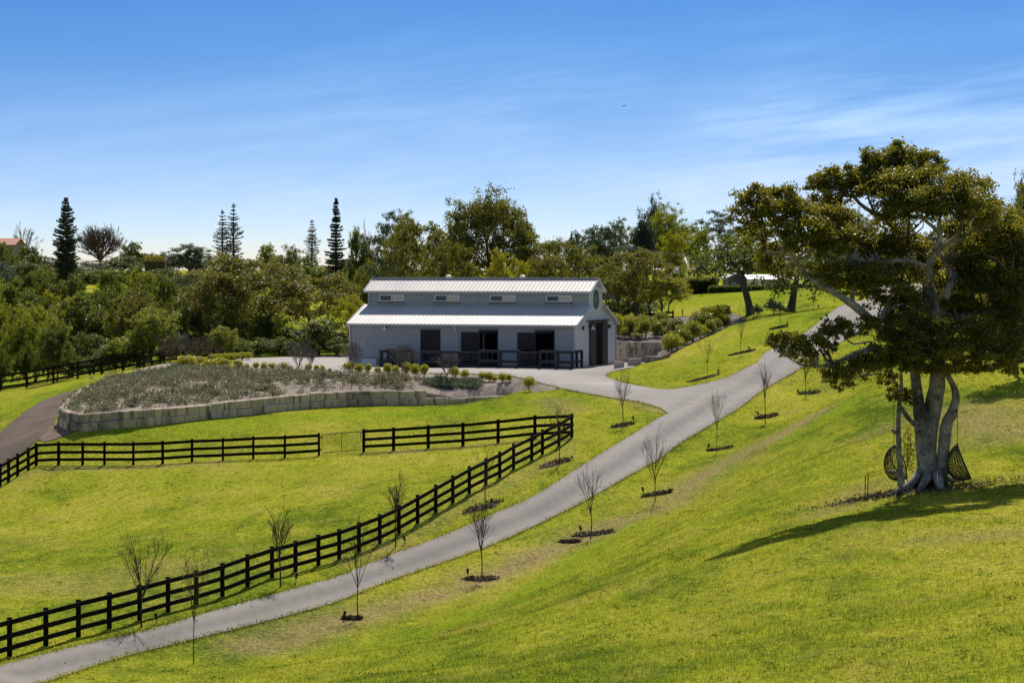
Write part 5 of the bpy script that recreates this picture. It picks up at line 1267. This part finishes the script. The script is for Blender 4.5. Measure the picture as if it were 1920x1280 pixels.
# ---- the big fig with two hanging chairs
FD = 89.0
def R_(w): return w/2/F*FD*0.70
fig_spine = [
 # main left stem
 [(1741,918,R_(101),-.2),(1740,900,R_(74),0),(1738,870,R_(59),0),(1735,830,R_(52),0),(1731,790,R_(48),0),(1723,760,R_(33),0),(1718,720,R_(27),.2),(1712,680,R_(27),.4),(1700,645,R_(23),.6)],
 # centre stem up to the head
 [(1744,880,R_(45),.1),(1743,830,R_(43),.1),(1746,790,R_(43),.1),(1752,750,R_(45),.1),(1758,700,R_(43),.2),(1758,650,R_(43),.2),(1753,600,R_(40),.2),(1745,560,R_(36),.1),(1740,525,R_(28),0),(1742,500,R_(24),0),(1752,475,R_(19),-.1),(1760,455,R_(16),-.2),(1763,435,R_(13),-.2),(1760,418,R_(11),-.2)],
 # right stem with knobs and cut limb
 [(1762,905,R_(45),-.1),(1766,870,R_(33),-.1),(1770,830,R_(32),-.1),(1774,800,R_(33),-.1),(1784,775,R_(28),-.1),(1791,755,R_(23),-.1),(1792,740,R_(21),0),(1787,722,R_(17),.1),(1778,705,R_(16),.2)],
 [(1781,790,R_(18),-.1),(1789,778,R_(18),-.3),(1793,770,R_(11),-.4)],
 [(1770,822,R_(16),-.2),(1777,818,R_(13),-.4),(1779,815,R_(7),-.5)],
 # roots
 [(1728,880,R_(24),-.2),(1716,898,R_(22),-.5),(1700,912,R_(18),-.8),(1680,922,R_(12),-1.0),(1655,931,R_(6),-1.1)],
 [(1740,890,R_(26),-.4),(1732,906,R_(22),-.9),(1722,920,R_(15),-1.3),(1714,930,R_(8),-1.6)],
 [(1756,890,R_(26),-.5),(1762,908,R_(22),-1.0),(1768,922,R_(13),-1.5)],
 [(1762,880,R_(22),0),(1775,896,R_(18),.1),(1795,904,R_(12),.3),(1820,906,R_(6),.5)],
 # slender second trunk at left
 [(1690,912,R_(22),-.4),(1688,880,R_(16),-.4),(1686,850,R_(16),-.4),(1684,815,R_(14),-.4),(1685,780,R_(13),-.3),(1686,750,R_(13),-.2),(1678,722,R_(13),0),(1668,695,R_(11),.2),(1660,665,R_(9),.4)],
 [(1683,812,R_(13),-.5),(1676,808,R_(12),-.7),(1673,806,R_(6),-.8)],
 [(1690,764,R_(11),-.2),(1700,780,R_(12),-.1),(1712,793,R_(13),0),(1730,808,R_(14),0)],
 [(1686,750,R_(12),-.2),(1690,720,R_(10),-.1),(1688,690,R_(8),0),(1680,655,R_(6),.1)],
 # head: fork right and left
 [(1742,505,R_(16),0),(1720,494,R_(15),-.3),(1700,488,R_(14),-.5),(1670,490,R_(13),-.6),(1640,492,R_(13),-.6),(1612,489,R_(12),-.7),(1590,480,R_(11),-.8),(1565,466,R_(9),-1),(1545,455,R_(7),-1.2)],
 [(1752,475,R_(15),-.1),(1768,462,R_(14),-.4),(1786,450,R_(11),-.6),(1800,432,R_(9),-.8),(1806,415,R_(6),-.9)],
 [(1770,461,R_(11),-.4),(1795,452,R_(10),-.6),(1815,440,R_(7),-.8),(1830,428,R_(5),-1)],
 [(1762,437,R_(13),-.2),(1748,424,R_(10),-.3),(1730,410,R_(8),-.5),(1715,395,R_(6),-.6),(1700,385,R_(4),-.7)],
 [(1760,420,R_(10),-.2),(1764,400,R_(8),-.2),(1772,380,R_(6),-.3)],
 # long limb behind toward the upper left crown
 [(1745,520,R_(18),.6),(1735,490,R_(13),1.0),(1722,455,R_(10),1.4),(1705,420,R_(9),1.6),(1690,405,R_(8),1.8)],
 [(1735,470,R_(13),1.0),(1700,440,R_(12),1.2),(1660,415,R_(13),1.4),(1635,398,R_(12),1.5),(1612,382,R_(10),1.6),(1600,365,R_(8),1.6),(1590,350,R_(6),1.6)],
 [(1640,400,R_(8),1.5),(1632,380,R_(7),1.5),(1626,362,R_(5),1.6),(1640,345,R_(4),1.6)],
 # right limbs
 [(1770,560,R_(26),.2),(1785,520,R_(16),.4),(1770,490,R_(12),.5),(1755,470,R_(10),.6)],
 [(1768,620,R_(22),.4),(1800,595,R_(18),.6),(1835,585,R_(15),.8),(1875,570,R_(12),1),(1915,540,R_(8),1.2)],
 [(1770,700,R_(20),.2),(1800,690,R_(16),-.2),(1835,690,R_(13),-.4),(1880,684,R_(9),-.6),(1930,675,R_(5),-.8)],
 [(1770,650,R_(18),.4),(1810,640,R_(14),.8),(1860,630,R_(11),1.2),(1910,620,R_(7),1.4)],
 # thick pale limb reaching up and left
 [(1735,690,R_(18),-.6),(1705,660,R_(20),-.9),(1672,632,R_(23),-1.2),(1645,612,R_(24),-1.4),(1622,590,R_(24),-1.5),(1600,572,R_(22),-1.6),(1575,555,R_(18),-1.7),(1552,543,R_(14),-1.8),(1530,530,R_(10),-1.9),(1510,515,R_(8),-2)],
 [(1560,548,R_(12),-1.8),(1520,522,R_(11),-1.7),(1490,490,R_(12),-1.6),(1478,465,R_(11),-1.5),(1464,440,R_(9),-1.5),(1450,418,R_(7),-1.5),(1438,405,R_(5),-1.5)],
 [(1466,445,R_(7),-1.5),(1452,430,R_(6),-1.4),(1430,418,R_(4),-1.4)],
 # low left branch
 [(1705,690,R_(14),-1.2),(1680,668,R_(11),-1.6),(1650,655,R_(10),-1.9),(1622,655,R_(10),-2.1),(1590,668,R_(10),-2.3),(1560,682,R_(9),-2.4),(1530,687,R_(7),-2.5),(1500,683,R_(5),-2.6),(1468,664,R_(3),-2.7)],
 [(1630,640,R_(6),-1.8),(1600,645,R_(5),-2),(1585,632,R_(4),-2),(1575,618,R_(3),-2)],
 [(1650,700,R_(6),-1.6),(1615,705,R_(5),-1.8),(1590,712,R_(4),-2)],
]
fig_clumps = [
 (1640,300,24,20,1.2),(1665,292,30,22,1.2),(1692,296,34,24,1.1),(1655,318,26,18,1.3),(1720,300,32,20,1.0),(1745,303,26,18,.9),(1690,322,44,18,1.2),(1738,322,34,14,1.0),
 (1528,345,20,14,1.6),(1552,340,30,18,1.6),(1580,332,34,20,1.5),(1612,335,34,20,1.5),(1560,358,32,16,1.7),(1598,352,30,14,1.6),(1625,350,26,14,1.5),(1540,378,26,16,1.8),(1572,385,28,16,1.9),
 (1670,345,34,20,-.4),(1700,340,40,22,-.6),(1740,340,44,22,-.6),(1780,342,42,20,-.4),(1815,352,40,22,-.2),(1840,375,32,22,.2),(1660,368,32,20,-.3),(1690,368,38,18,-1.2),(1730,365,40,20,-1.4),(1775,372,46,22,-1.4),(1820,385,40,24,-1.2),(1850,405,28,24,.1),(1655,392,24,16,-.2),(1700,392,28,14,-1.3),(1790,396,46,18,-1.6),(1835,412,34,20,-1.0),(1760,392,30,14,-1.0),(1675,405,30,18,.5),(1720,400,34,16,.6),
 (1392,375,18,14,-1.4),(1415,368,26,18,-1.5),(1445,362,30,18,-1.5),(1475,372,28,20,-1.3),(1500,388,26,18,-1.2),(1400,398,26,18,-1.5),(1432,392,32,18,-1.8),(1470,400,34,18,-1.7),(1415,418,26,14,-1.4),(1460,424,26,12,-1.1),(1395,425,16,12,-1.2),(1500,408,30,14,-1.5),
 (1500,425,34,18,-2),(1530,408,36,18,-1.8),(1560,412,34,20,-1.6),(1590,420,26,18,-1.4),(1485,448,26,16,-1.9),(1520,438,38,20,-2.3),(1558,440,38,22,-2.2),(1590,450,28,20,-1.8),(1510,462,30,14,-2),(1545,466,34,14,-1.9),(1425,445,26,20,-.8),(1450,470,26,18,-.8),(1445,500,24,14,-.6),(1475,510,28,14,-.8),
 (1612,452,16,20,.5),(1625,470,20,18,.4),(1605,478,20,14,.3),(1645,478,26,14,.4),(1680,440,38,26,.9),(1665,455,34,20,.5),(1700,455,36,24,.8),(1670,478,40,14,.6),(1708,470,30,16,.9),
 (1610,512,44,18,-1),(1575,508,38,16,-1.2),(1540,510,30,14,-1.6),(1650,512,42,18,-.6),(1690,510,36,16,-.4),(1600,535,42,16,-1),(1640,538,46,20,-.8),(1685,540,44,22,-.6),(1560,530,28,12,-1.4),(1660,565,36,16,-.5),(1705,575,34,20,-.3),
 (1850,450,36,22,.6),(1880,440,34,28,1),(1820,470,40,24,.8),(1860,480,46,26,1.0),(1905,470,40,30,1.2),(1800,500,40,22,1),(1840,512,48,26,1.0),(1890,520,48,28,1.0),(1930,500,40,36,1.2),(1815,545,46,24,.6),(1860,552,48,26,.6),(1910,565,44,28,.8),(1800,575,40,22,.8),(1850,590,50,22,.4),(1900,600,48,24,.4),
 (1740,615,44,24,-1),(1700,615,40,24,-1.2),(1785,620,46,24,-1),(1660,600,30,16,-.8),(1830,625,46,24,-1),(1880,635,46,22,-.8),(1920,640,40,24,-.6),(1690,650,38,22,-1.6),(1730,650,44,24,-1.8),(1775,655,46,24,-1.8),(1820,660,46,20,-1.6),(1870,668,46,18,-1.2),(1915,680,36,18,-1.0),(1665,640,30,18,-1.5),(1700,680,34,20,-1.6),(1740,682,34,16,-1.4),(1668,675,26,18,-1.4),(1830,688,40,10,-1),(1785,690,24,10,-1.2),(1660,708,18,14,-1),(1676,735,14,14,-.8),(1700,745,14,14,-.2),
 (1455,643,18,9,-2.7),(1476,636,24,13,-2.7),(1500,640,28,16,-2.6),(1526,646,28,17,-2.5),(1490,660,24,10,-2.6),(1520,672,26,12,-2.5),(1550,625,24,16,-2.2),(1572,612,26,14,-2.1),(1600,612,28,14,-2),(1548,650,18,14,-2.3),(1630,605,20,12,-1.8),
 (1800,430,44,28,1.6),(1845,455,40,30,2.2),(1760,520,46,30,1.8),(1795,540,46,30,2.0),(1830,500,46,32,2.4),(1740,580,50,30,1.6),(1790,600,50,30,1.8),(1850,620,50,30,2.0),(1730,640,46,26,1.4),(1800,655,50,24,1.6),(1890,560,50,36,2.4),(1900,650,50,28,1.8),(1700,510,44,26,1.6),(1870,410,36,30,1.6),(1905,430,40,34,2.2),
 (1600,690,34,16,-2.3),(1570,700,28,14,-2.3),(1632,690,28,18,-2),(1640,665,28,18,-2),(1578,722,20,9,-2.3),(1612,672,26,14,-2.2),(1555,685,20,10,-2.4),
]
fig = limb_tree("fig_tree", "large spreading fig tree with pale forked trunk and two hanging chairs beneath", (1742, 910), fig_spine, fig_clumps, 'l_fig', 1750, 0.115, 'figbark', 7, d=FD)
# leaf spray on the trunk
FB = P(1742, 910, FD)
def pod(seed):
    """half-egg wicker shell, back on -x, open front running from the top down to the lip on +x"""
    n, k = 17, 21; T = np.linspace(0.0, 1, n); ph = np.linspace(-math.pi/2, math.pi/2, k)
    bp = np.array([(0,1.26),(-.13,1.17),(-.27,.98),(-.36,.74),(-.38,.5),(-.31,.25),(-.15,.06),(.06,-.01),(.27,.0),(.47,.07)])
    bs = np.r_[0, np.cumsum(np.hypot(*np.diff(bp, axis=0).T))]; bs /= bs[-1]; V = []
    for t in T:
        rim = np.array([0.47*t**1.25, 1.26 - 1.19*t]); bk = np.array([np.interp(t, bs, bp[:, 0]), np.interp(t, bs, bp[:, 1])])
        w = 0.40*max(math.sin(math.pi*(0.04 + 0.90*t**0.85)), 0.03)**0.8
        for f in ph: V.append((rim[0] + (bk[0]-rim[0])*math.cos(f), w*math.sin(f), rim[1] + (bk[1]-rim[1])*math.cos(f)))
    return np.array(V).reshape(n, k, 3)
def hanging_chair(px, d, top, bot, rz, lab, cushion):
    x = (px-960)/F*d; z0 = CZ-(bot-YH)/F*d; s = ((bot-top)/F*d)/1.26
    e = empty("hanging_chair", (x, d, z0), rz, lab, "hanging chair", "wicker chairs hanging from the fig"); e.scale = (s, s, s)
    V = pod(1); g = G()
    n, k = V.shape[:2]
    for i in range(n):
        g.tube(V[i], 0.011, 4)
    for j in range(k):
        g.tube(V[:, j], 0.010 if j % 3 else 0.016, 4)
    for i in range(0, n-1):     # diagonal weave
        for j in range(0, k-1):
            g.tube([V[i, j], V[i+1, j+1]], 0.006, 3)
    g.obj("woven_shell", M['wicker'], e)
    g = G(); g.tube(V[:, 0], 0.022, 6); g.tube(V[:, -1], 0.022, 6); g.tube(V[-1], 0.022, 6); g.obj("rim", M['wicker'], e)
    g = G(); g.tube([(0.0,0,1.25),(0.0,0,3.35)], 0.012, 5); g.obj("rope", M['rope'], e)
    if cushion:
        c = empty("cushion", (x + 0.02*math.cos(rz)*s, d + 0.02*math.sin(rz)*s, z0 + 0.30*s), rz, "pale cushion lying in the left wicker chair", "cushion")
        g = G(); g.lathe([(0,-0.06),(0.2,-0.055),(0.26,0),(0.2,0.055),(0,0.06)], (0,0,0), 16, 1.0, 0.9); g.obj("cover", M['cushion'], c, smooth=True)
hanging_chair(1795, FD-0.2, 832, 900, math.radians(-10), "wicker egg chair hanging right of the fig trunk, open toward the right", False)
hanging_chair(1676, FD+0.6, 835, 900, math.radians(-40), "wicker egg chair with pale cushion hanging left of the fig trunk", True)
# stakes and a seedling near the roots
p = hit(1627, 936)
for i, (dx, h) in enumerate(((0, 0.85), (-0.09, 0.8))):
    g = G(); g.tube([(0,0,-0.1),(0.01,0,h)], 0.016, 6); o = g.obj("garden_stake", M['oldwood']); o.location = (p[0]+dx, p[1], p[2]); tag(o, ("taller" if i == 0 else "shorter") + " of two thin wooden stakes in the grass left of the fig roots", "stake", "thin stakes by the fig")
g = G(); rng = np.random.default_rng(77); q = hit(1706, 905); tg_ = G(); tg_.tube(limb(rng, (0,0,-.1), (-0.02,0,1.9), 0.04, 6), np.linspace(0.02, 0.006, 6), 5)
for c, n in (((-0.02,0,1.0), 50), ((0.05,0,1.25), 60), ((-0.08,0,1.55), 30), ((0.03,0,0.6), 40), ((0.0,0,1.85), 20)): g.add(*leaf_quads(np.asarray(c) + rng.normal(size=(n,3))*0.12, 0.14, rng, 0.1, 0.5, 0.5))
e = empty("fig_sapling", tuple(q + np.array([-0.1,-0.3,0])), 0, "thin leafy sapling between the fig's two trunks", "sapling"); tg_.obj("trunk", M['twig'], e); g.obj("foliage", M['l_fig'], e)
# leaf litter under the fig
rng = np.random.default_rng(5); c = FB[:2] + rng.normal(size=(1500, 2))*np.array([1.7, 0.9]) + np.array([-.1, -0.9]); ex = hit(1640, 932)[:2] + rng.normal(size=(700, 2))*np.array([0.75, 0.35]); c = np.vstack([c, ex])
g = G(); g.add(*leaf_quads(np.c_[c, th(c[:, 0], c[:, 1]) + 0.03], 0.12, rng, 1.5, 0.55)); tag(g.obj("leaf_litter", M['darkmulch']), "dark fallen leaves round the fig roots", "leaf litter", kind="stuff")

# thin field stakes
for px, b, t, lab in ((1280,590,580,"short dark stake in the far paddock, nearer the barn"), (1345,585,573,"taller dark stake in the far paddock above the bushes")):
    q = hit(px, b); g = G(); g.tube([(0,0,-0.6),(0,0,(b-t)/F*q[1])], 0.05, 6); o = g.obj("field_stake", M['oldwood']); o.location = q; tag(o, lab, "stake", "stakes in the far paddock")
# ================================================================== FAR BUILDINGS, WIRES, BIRD
def house(name, px0, px1, d, eave, ridge, depth, lab, wallm, roofm, gable_front=False, zbase=None, wins=()):
    x0, x1 = (px0-960)/F*d, (px1-960)/F*d; zb = th1((x0+x1)/2, d) if zbase is None else zbase
    e = empty(name, (x0, d, zb), 0, lab, "house"); L = x1-x0; ze = CZ-(eave-YH)/F*d - zb; zr = CZ-(ridge-YH)/F*d - zb
    g = G(); g.box((L/2, depth/2, ze/2), (L, depth, ze))
    if gable_front: g.add([(0,0,ze),(L,0,ze),(L/2,0,zr),(0,depth,ze),(L,depth,ze),(L/2,depth,zr)], [[0,1,2],[5,4,3]])
    else: g.add([(0,0,ze),(0,depth,ze),(0,depth/2,zr),(L,0,ze),(L,depth,ze),(L,depth/2,zr)], [[0,2,1],[3,4,5]])
    g.obj("wall", M[wallm], e)
    g = G(); o = 0.4
    if gable_front:
        s = (zr-ze)/(L/2)
        for sg in (-1, 1):
            xa = L/2 + sg*(L/2+o); g.add([(xa,-o,ze-o*s+.03),(L/2,-o,zr+.03),(L/2,depth+o,zr+.03),(xa,depth+o,ze-o*s+.03),(xa,-o,ze-o*s+.15),(L/2,-o,zr+.15),(L/2,depth+o,zr+.15),(xa,depth+o,ze-o*s+.15)], [[3,2,1,0],[4,5,6,7],[0,1,5,4],[1,2,6,5],[2,3,7,6],[3,0,4,7]])
    else:
        s = (zr-ze)/(depth/2)
        for ya, sg in ((-o, 1), (depth+o, -1)):
            g.add([(-o,ya,ze-o*s+.03),(L+o,ya,ze-o*s+.03),(L+o,depth/2,zr+.03),(-o,depth/2,zr+.03),(-o,ya,ze-o*s+.15),(L+o,ya,ze-o*s+.15),(L+o,depth/2,zr+.15),(-o,depth/2,zr+.15)], [[3,2,1,0],[4,5,6,7],[0,1,5,4],[1,2,6,5],[2,3,7,6],[3,0,4,7]])
    g.obj("roof", M[roofm], e)
    for (u0, u1, z0, z1) in wins:
        g = G(); g.box((L*(u0+u1)/2, -0.03, ze*(z0+z1)/2), (L*(u1-u0), 0.08, ze*(z1-z0))); w = g.obj("window", M['white'], e)
        g = G(); g.box((L*(u0+u1)/2, -0.08, ze*(z0+z1)/2), (L*(u1-u0)-0.16, 0.03, ze*(z1-z0)-0.16)); g.obj("pane", M['glass_dark'], w)
    return e
house("house", 1408, 1482, 284, 525, 517.5, 7, "low far house with a bright pale roof behind the long hedge", 'render', 'trim', wins=((0.1,0.22,0.3,0.8),(0.34,0.46,0.1,0.8),(0.58,0.7,0.3,0.8),(0.8,0.92,0.3,0.8)))
house("house", 1366, 1408, 288, 521, 511.5, 8, "dark far house with a front gable above the clipped hedge", 'screen', 'trim', True, wins=((0.15,0.3,0.2,0.7),(0.6,0.85,0.1,0.75)))
house("shed", 1268, 1281, 262, 512, 503, 6, "small grey gabled shed at the far paddock's left corner", 'trim', 'trim', True, wins=((0.3,0.6,0.4,0.8),))
house("house", 1128, 1166, 300, 536, 531, 7, "low pale-roofed house glimpsed right behind the barn gable", 'render', 'white', wins=((0.2,0.4,0.3,0.8),))
house("house", -60, 24, 400, 460, 448, 9, "house with terracotta tiled roof at the photo's left edge", 'render', 'terracotta', zbase=th1(-75, 400), wins=((0.2,0.4,0.72,0.9),(0.55,0.75,0.72,0.9)))
# white canopy
o = gp(1404, 276); e = empty("shade_canopy", o, 0, "flat white shade canopy on posts before the far house", "canopy"); L = 23/F*276
g = G(); g.box((L/2,1.2,1.15),(L,2.4,0.12)); g.obj("roof", M['white'], e)
for u, v in ((0.1,0.1),(L-0.1,0.1),(0.1,2.3),(L-0.1,2.3)):
    g = G(); g.box((u,v,0.5),(0.1,0.1,1.2)); g.obj("post", M['white'], e)
# overhead wires
for k, (ya, yb) in enumerate(((461,478),(465,481))):
    a = P(1178, ya, 250); b = P(1330, yb, 262); t = np.linspace(0, 1, 16)[:, None]; q = a + (b-a)*t - np.array([0,0,0.25])*np.sin(np.pi*t)
    g = G(); g.tube(q - a, 0.014, 4); o = g.obj("overhead_wire", M['greytwig']); o.location = a; tag(o, ("upper" if k == 0 else "lower") + " thin overhead wire crossing the trees right of the barn", "wire", "overhead wires")
# bird
o = P(1170, 198.5, 170); g = G(); g.lathe([(0,-.12),(0.025,-.08),(0.035,0),(0.025,.06),(0.014,.1),(0,.12)], (0,0,0), 8); g.xf(Matrix.Rotation(math.radians(80), 4, 'Y'))
b = g.obj("bird", M['screen'], smooth=True); b.location = o; tag(b, "tiny white-winged bird high in the blue sky", "bird")
for s in (-1, 1):
    g = G(); g.add([(-.05,0,0.01),(.06,0,0.01),(.05,s*.14,.05),(-.04,s*.14,.05),(.0,s*.3,.03),(-.05,s*.3,.03)], [[0,1,2,3],[3,2,4,5]]); w = g.obj("wing", M['white'], b); w.rotation_euler = (0,0,math.radians(70))

# ================================================================== GRASS BLADES (uncountable)
def blades():
    rng = np.random.default_rng(1)
    tot = []
    # even cover in picture space needs fewer blades per square metre farther off
    for (y0, y1, dens, hh, ww) in ((40, 60, 190, 0.10, 0.020), (60, 76, 125, 0.09, 0.022), (76, 98, 95, 0.08, 0.026), (98, 125, 55, 0.085, 0.032), (125, 175, 24, 0.09, 0.040)):
        ym = (y0+y1)/2; xl = -0.2*y1 - 1; xr = 0.2*y1 + 1; n = int((xr-xl)*(y1-y0)*dens)
        X = rng.uniform(xl, xr, n); Y = rng.uniform(y0, y1, n)
        m = np.abs(X) < 0.2*Y + 1; X = X[m]; Y = Y[m]
        z = th(X, Y); pyy = YH + (CZ - z)/Y*F; m = (pyy < 1310); X = X[m]; Y = Y[m]; z = z[m]
        for poly in (ROAD_POLY, BED_POLY, TRACK_POLY):
            m = ~in_poly(X, Y, poly); X = X[m]; Y = Y[m]; z = z[m]
        cl = 0.55 + 0.45*np.sin(X*1.9 + 2*np.sin(Y*0.7))*np.sin(Y*1.3 + 1.5*np.sin(X*0.8)); m = rng.random(len(X)) < 0.45 + 0.55*cl; X = X[m]; Y = Y[m]; z = z[m]
        tot.append(np.c_[X, Y, z, np.full(len(X), hh), np.full(len(X), ww)])
    # longer tufts creeping over the driveway's edges
    for E in (sxy(ROAD_L), sxy(ROAD_R), sxy(TONGUE), sxy(LANE)[:60]):
        k = len(E)*26; i = rng.integers(0, len(E)-1, k); t = rng.random((k, 1)); p = E[i]*(1-t) + E[i+1]*t + rng.normal(size=(k, 2))*0.11
        tot.append(np.c_[p, th(p[:, 0], p[:, 1]) + 0.005, np.full(k, 0.13), np.full(k, 0.035)])
    q = np.vstack(tot); n = len(q); a = rng.uniform(0, 6.28, n); ln = rng.uniform(0.1, 0.8, n); h = q[:, 3]*rng.uniform(0.35, 1.2, n); w = q[:, 4]
    b = q[:, :3] - np.array([0, 0, 0.01]); s = np.c_[np.cos(a), np.sin(a), np.zeros(n)]*w[:, None]*0.5; l2 = rng.uniform(0, 6.28, n)
    tip = b + np.c_[np.cos(l2)*ln*h, np.sin(l2)*ln*h, h]
    V = np.stack([b - s, b + s, tip], 1).reshape(-1, 3); Fq = np.arange(n*3).reshape(-1, 3)
    d, l = turf(q[:, 0], q[:, 1])
    g = G(); g.add(V, Fq); o = g.obj("grass", M['blade'], attrs={"dry": np.repeat(d, 3), "lush": np.repeat(l, 3)})
    tag(o, "short green and straw-coloured grass blades over the slope", "grass", kind="stuff")
    print("blades", n)
blades()
def weeds():
    rng = np.random.default_rng(4); n = 520; Y = rng.uniform(43, 120, n); X = rng.uniform(-0.19, 0.19, n)*Y; g = G()
    for poly in (ROAD_POLY, BED_POLY, TRACK_POLY):
        m = ~in_poly(X, Y, poly); X = X[m]; Y = Y[m]
    z = th(X, Y)
    for x, y, zz in zip(X, Y, z):
        k = rng.integers(8, 26); r = rng.uniform(0.06, 0.26)
        C = np.c_[x + rng.normal(size=k)*r, y + rng.normal(size=k)*r, zz + rng.uniform(0.02, 0.08, k)]; g.add(*leaf_quads(C, 0.07, rng, 0.5, 0.5))
    tag(g.obj("weeds", M['l_weed']), "small broad-leaved weeds dotted through the lawn", "weeds", kind="stuff")
weeds()

# faint saw-cut joints where the barn lane meets the driveway, and a few fallen leaves
for (a, b) in (((1286,759),(1322,740)), ((1337,730),(1359,716))):
    p, q = hit(*a)[:2], hit(*b)[:2]; t = np.linspace(0, 1, 24)[:, None]; c = p + (q-p)*t; n = np.array([-(q-p)[1], (q-p)[0]]); n = n/np.linalg.norm(n)*0.025
    V = np.vstack([np.c_[c+n, th((c+n)[:, 0], (c+n)[:, 1]) + 0.042], np.c_[c-n, th((c-n)[:, 0], (c-n)[:, 1]) + 0.042]])
    k = np.arange(23); g = G(); g.add(V, np.stack([k+24, k+25, k+1, k], -1)); tag(g.obj("driveway_joint", M['palestone']), "pale joint line across the driveway", "driveway", kind="structure")
rng = np.random.default_rng(8); i = rng.integers(0, len(CENTER), 110); c = np.array(CENTER)[i] + rng.normal(size=(110, 2))*1.1; c = c[in_poly(c[:, 0], c[:, 1], ROAD_POLY)]
g = G(); g.add(*leaf_quads(np.c_[c, th(c[:, 0], c[:, 1]) + 0.045], 0.10, rng, 2.0, 0.6)); tag(g.obj("fallen_leaves", M['darkmulch']), "scattered fallen leaves on the driveway", "leaf litter", kind="stuff")

# ================================================================== LIGHT, SKY, CAMERA
nt = W.node_tree; nt.nodes.clear(); out = nt.nodes.new("ShaderNodeOutputWorld")
tc = nd(nt, "ShaderNodeTexCoord"); sep = nd(nt, "ShaderNodeSeparateXYZ", {0: tc.outputs['Generated']})
zz = math_(nt, 'MULTIPLY', sep.outputs[2], 4.2)
vec = nd(nt, "ShaderNodeCombineXYZ", {0: sep.outputs[0], 1: sep.outputs[1], 2: zz}).outputs[0]
vec = nd(nt, "ShaderNodeVectorMath", {0: vec}, operation='NORMALIZE').outputs[0]
sky = nd(nt, "ShaderNodeTexSky", {0: vec}, sky_type='NISHITA', sun_disc=False, sun_elevation=SUN_EL, sun_rotation=SUN_AZ, altitude=150.0, air_density=1.0, dust_density=0.35, ozone_density=2.2)
# thin high cloud: streaks drawn out sideways
tilt = nd(nt, "ShaderNodeCombineXYZ", {0: sep.outputs[0], 1: sep.outputs[1], 2: math_(nt, 'SUBTRACT', sep.outputs[2], math_(nt, 'MULTIPLY', sep.outputs[0], 0.13))}).outputs[0]
cp_ = nd(nt, "ShaderNodeMapping", {"Vector": tilt, "Scale": (10.0, 10.0, 80.0)}).outputs[0]
c1 = noise(nt, cp_, 1.0, 8, 0.66)
c2 = noise(nt, nd(nt, "ShaderNodeMapping", {"Vector": tc.outputs['Generated'], "Scale": (5, 5, 12.0), "Location": (3.1, 0, 0.2)}).outputs[0], 1.0, 3, 0.5)
cm = math_(nt, 'MULTIPLY', ramp(nt, c1, [(0.36, (0,)*3), (0.68, (1,)*3)]), ramp(nt, c2, [(0.36, (0,)*3), (0.52, (1,)*3)]))
side = ramp(nt, math_(nt, 'ADD', math_(nt, 'MULTIPLY', sep.outputs[0], 2.2), 0.5), [(0.25, (0.22,)*3), (0.6, (1,)*3)])
cm = math_(nt, 'MULTIPLY', cm, side)
cm = math_(nt, 'MULTIPLY', cm, ramp(nt, sep.outputs[2], [(0.0, (0.5,)*3), (0.03, (0.9,)*3), (0.055, (0.85,)*3), (0.075, (0.3,)*3), (0.10, (0.05,)*3)]))
col = mixc(nt, math_(nt, 'MULTIPLY', cm, 1.0, True), sky.outputs[0], (9.5, 10, 10.8))
col = mixc(nt, 1.0, col, ramp(nt, sep.outputs[2], [(0.0, (0.585, 0.60, 0.72)), (0.025, (0.56, 0.60, 0.70)), (0.055, (0.42, 0.56, 0.70)), (0.085, (0.265, 0.49, 0.71)), (0.115, (0.185, 0.445, 0.72)), (0.3, (0.98, 0.90, 0.84))]), 'MULTIPLY')
bg = nd(nt, "ShaderNodeBackground", {"Color": col, "Strength": 0.15}); nt.links.new(bg.outputs[0], out.inputs[0])

sl = bpy.data.lights.new("sun", 'SUN'); sl.energy = 5.0; sl.angle = math.radians(0.53); sl.color = (1.0, 0.945, 0.86)
so = bpy.data.objects.new("sun", sl); COL.objects.link(so)
sd = Vector((math.sin(SUN_AZ)*math.cos(SUN_EL), math.cos(SUN_AZ)*math.cos(SUN_EL), math.sin(SUN_EL)))
so.rotation_euler = sd.to_track_quat('Z', 'Y').to_euler(); so.location = (30, 60, 80)

cam = bpy.data.cameras.new("camera"); cam.sensor_width = 36.0; cam.lens = 36.0*F/1920.0; cam.clip_start = 1.0; cam.clip_end = 8000.0
cam.shift_y = (YH - 640.0)/1920.0
co = bpy.data.objects.new("camera", cam); COL.objects.link(co); co.location = (0, 0, CZ); co.rotation_euler = (math.radians(90), 0, 0); SC.camera = co
SC.view_settings.view_transform = 'Standard'; SC.view_settings.look = 'None'; SC.view_settings.exposure = 0; SC.view_settings.gamma = 1
SC.cycles.max_bounces = 6; SC.cycles.transparent_max_bounces = 8
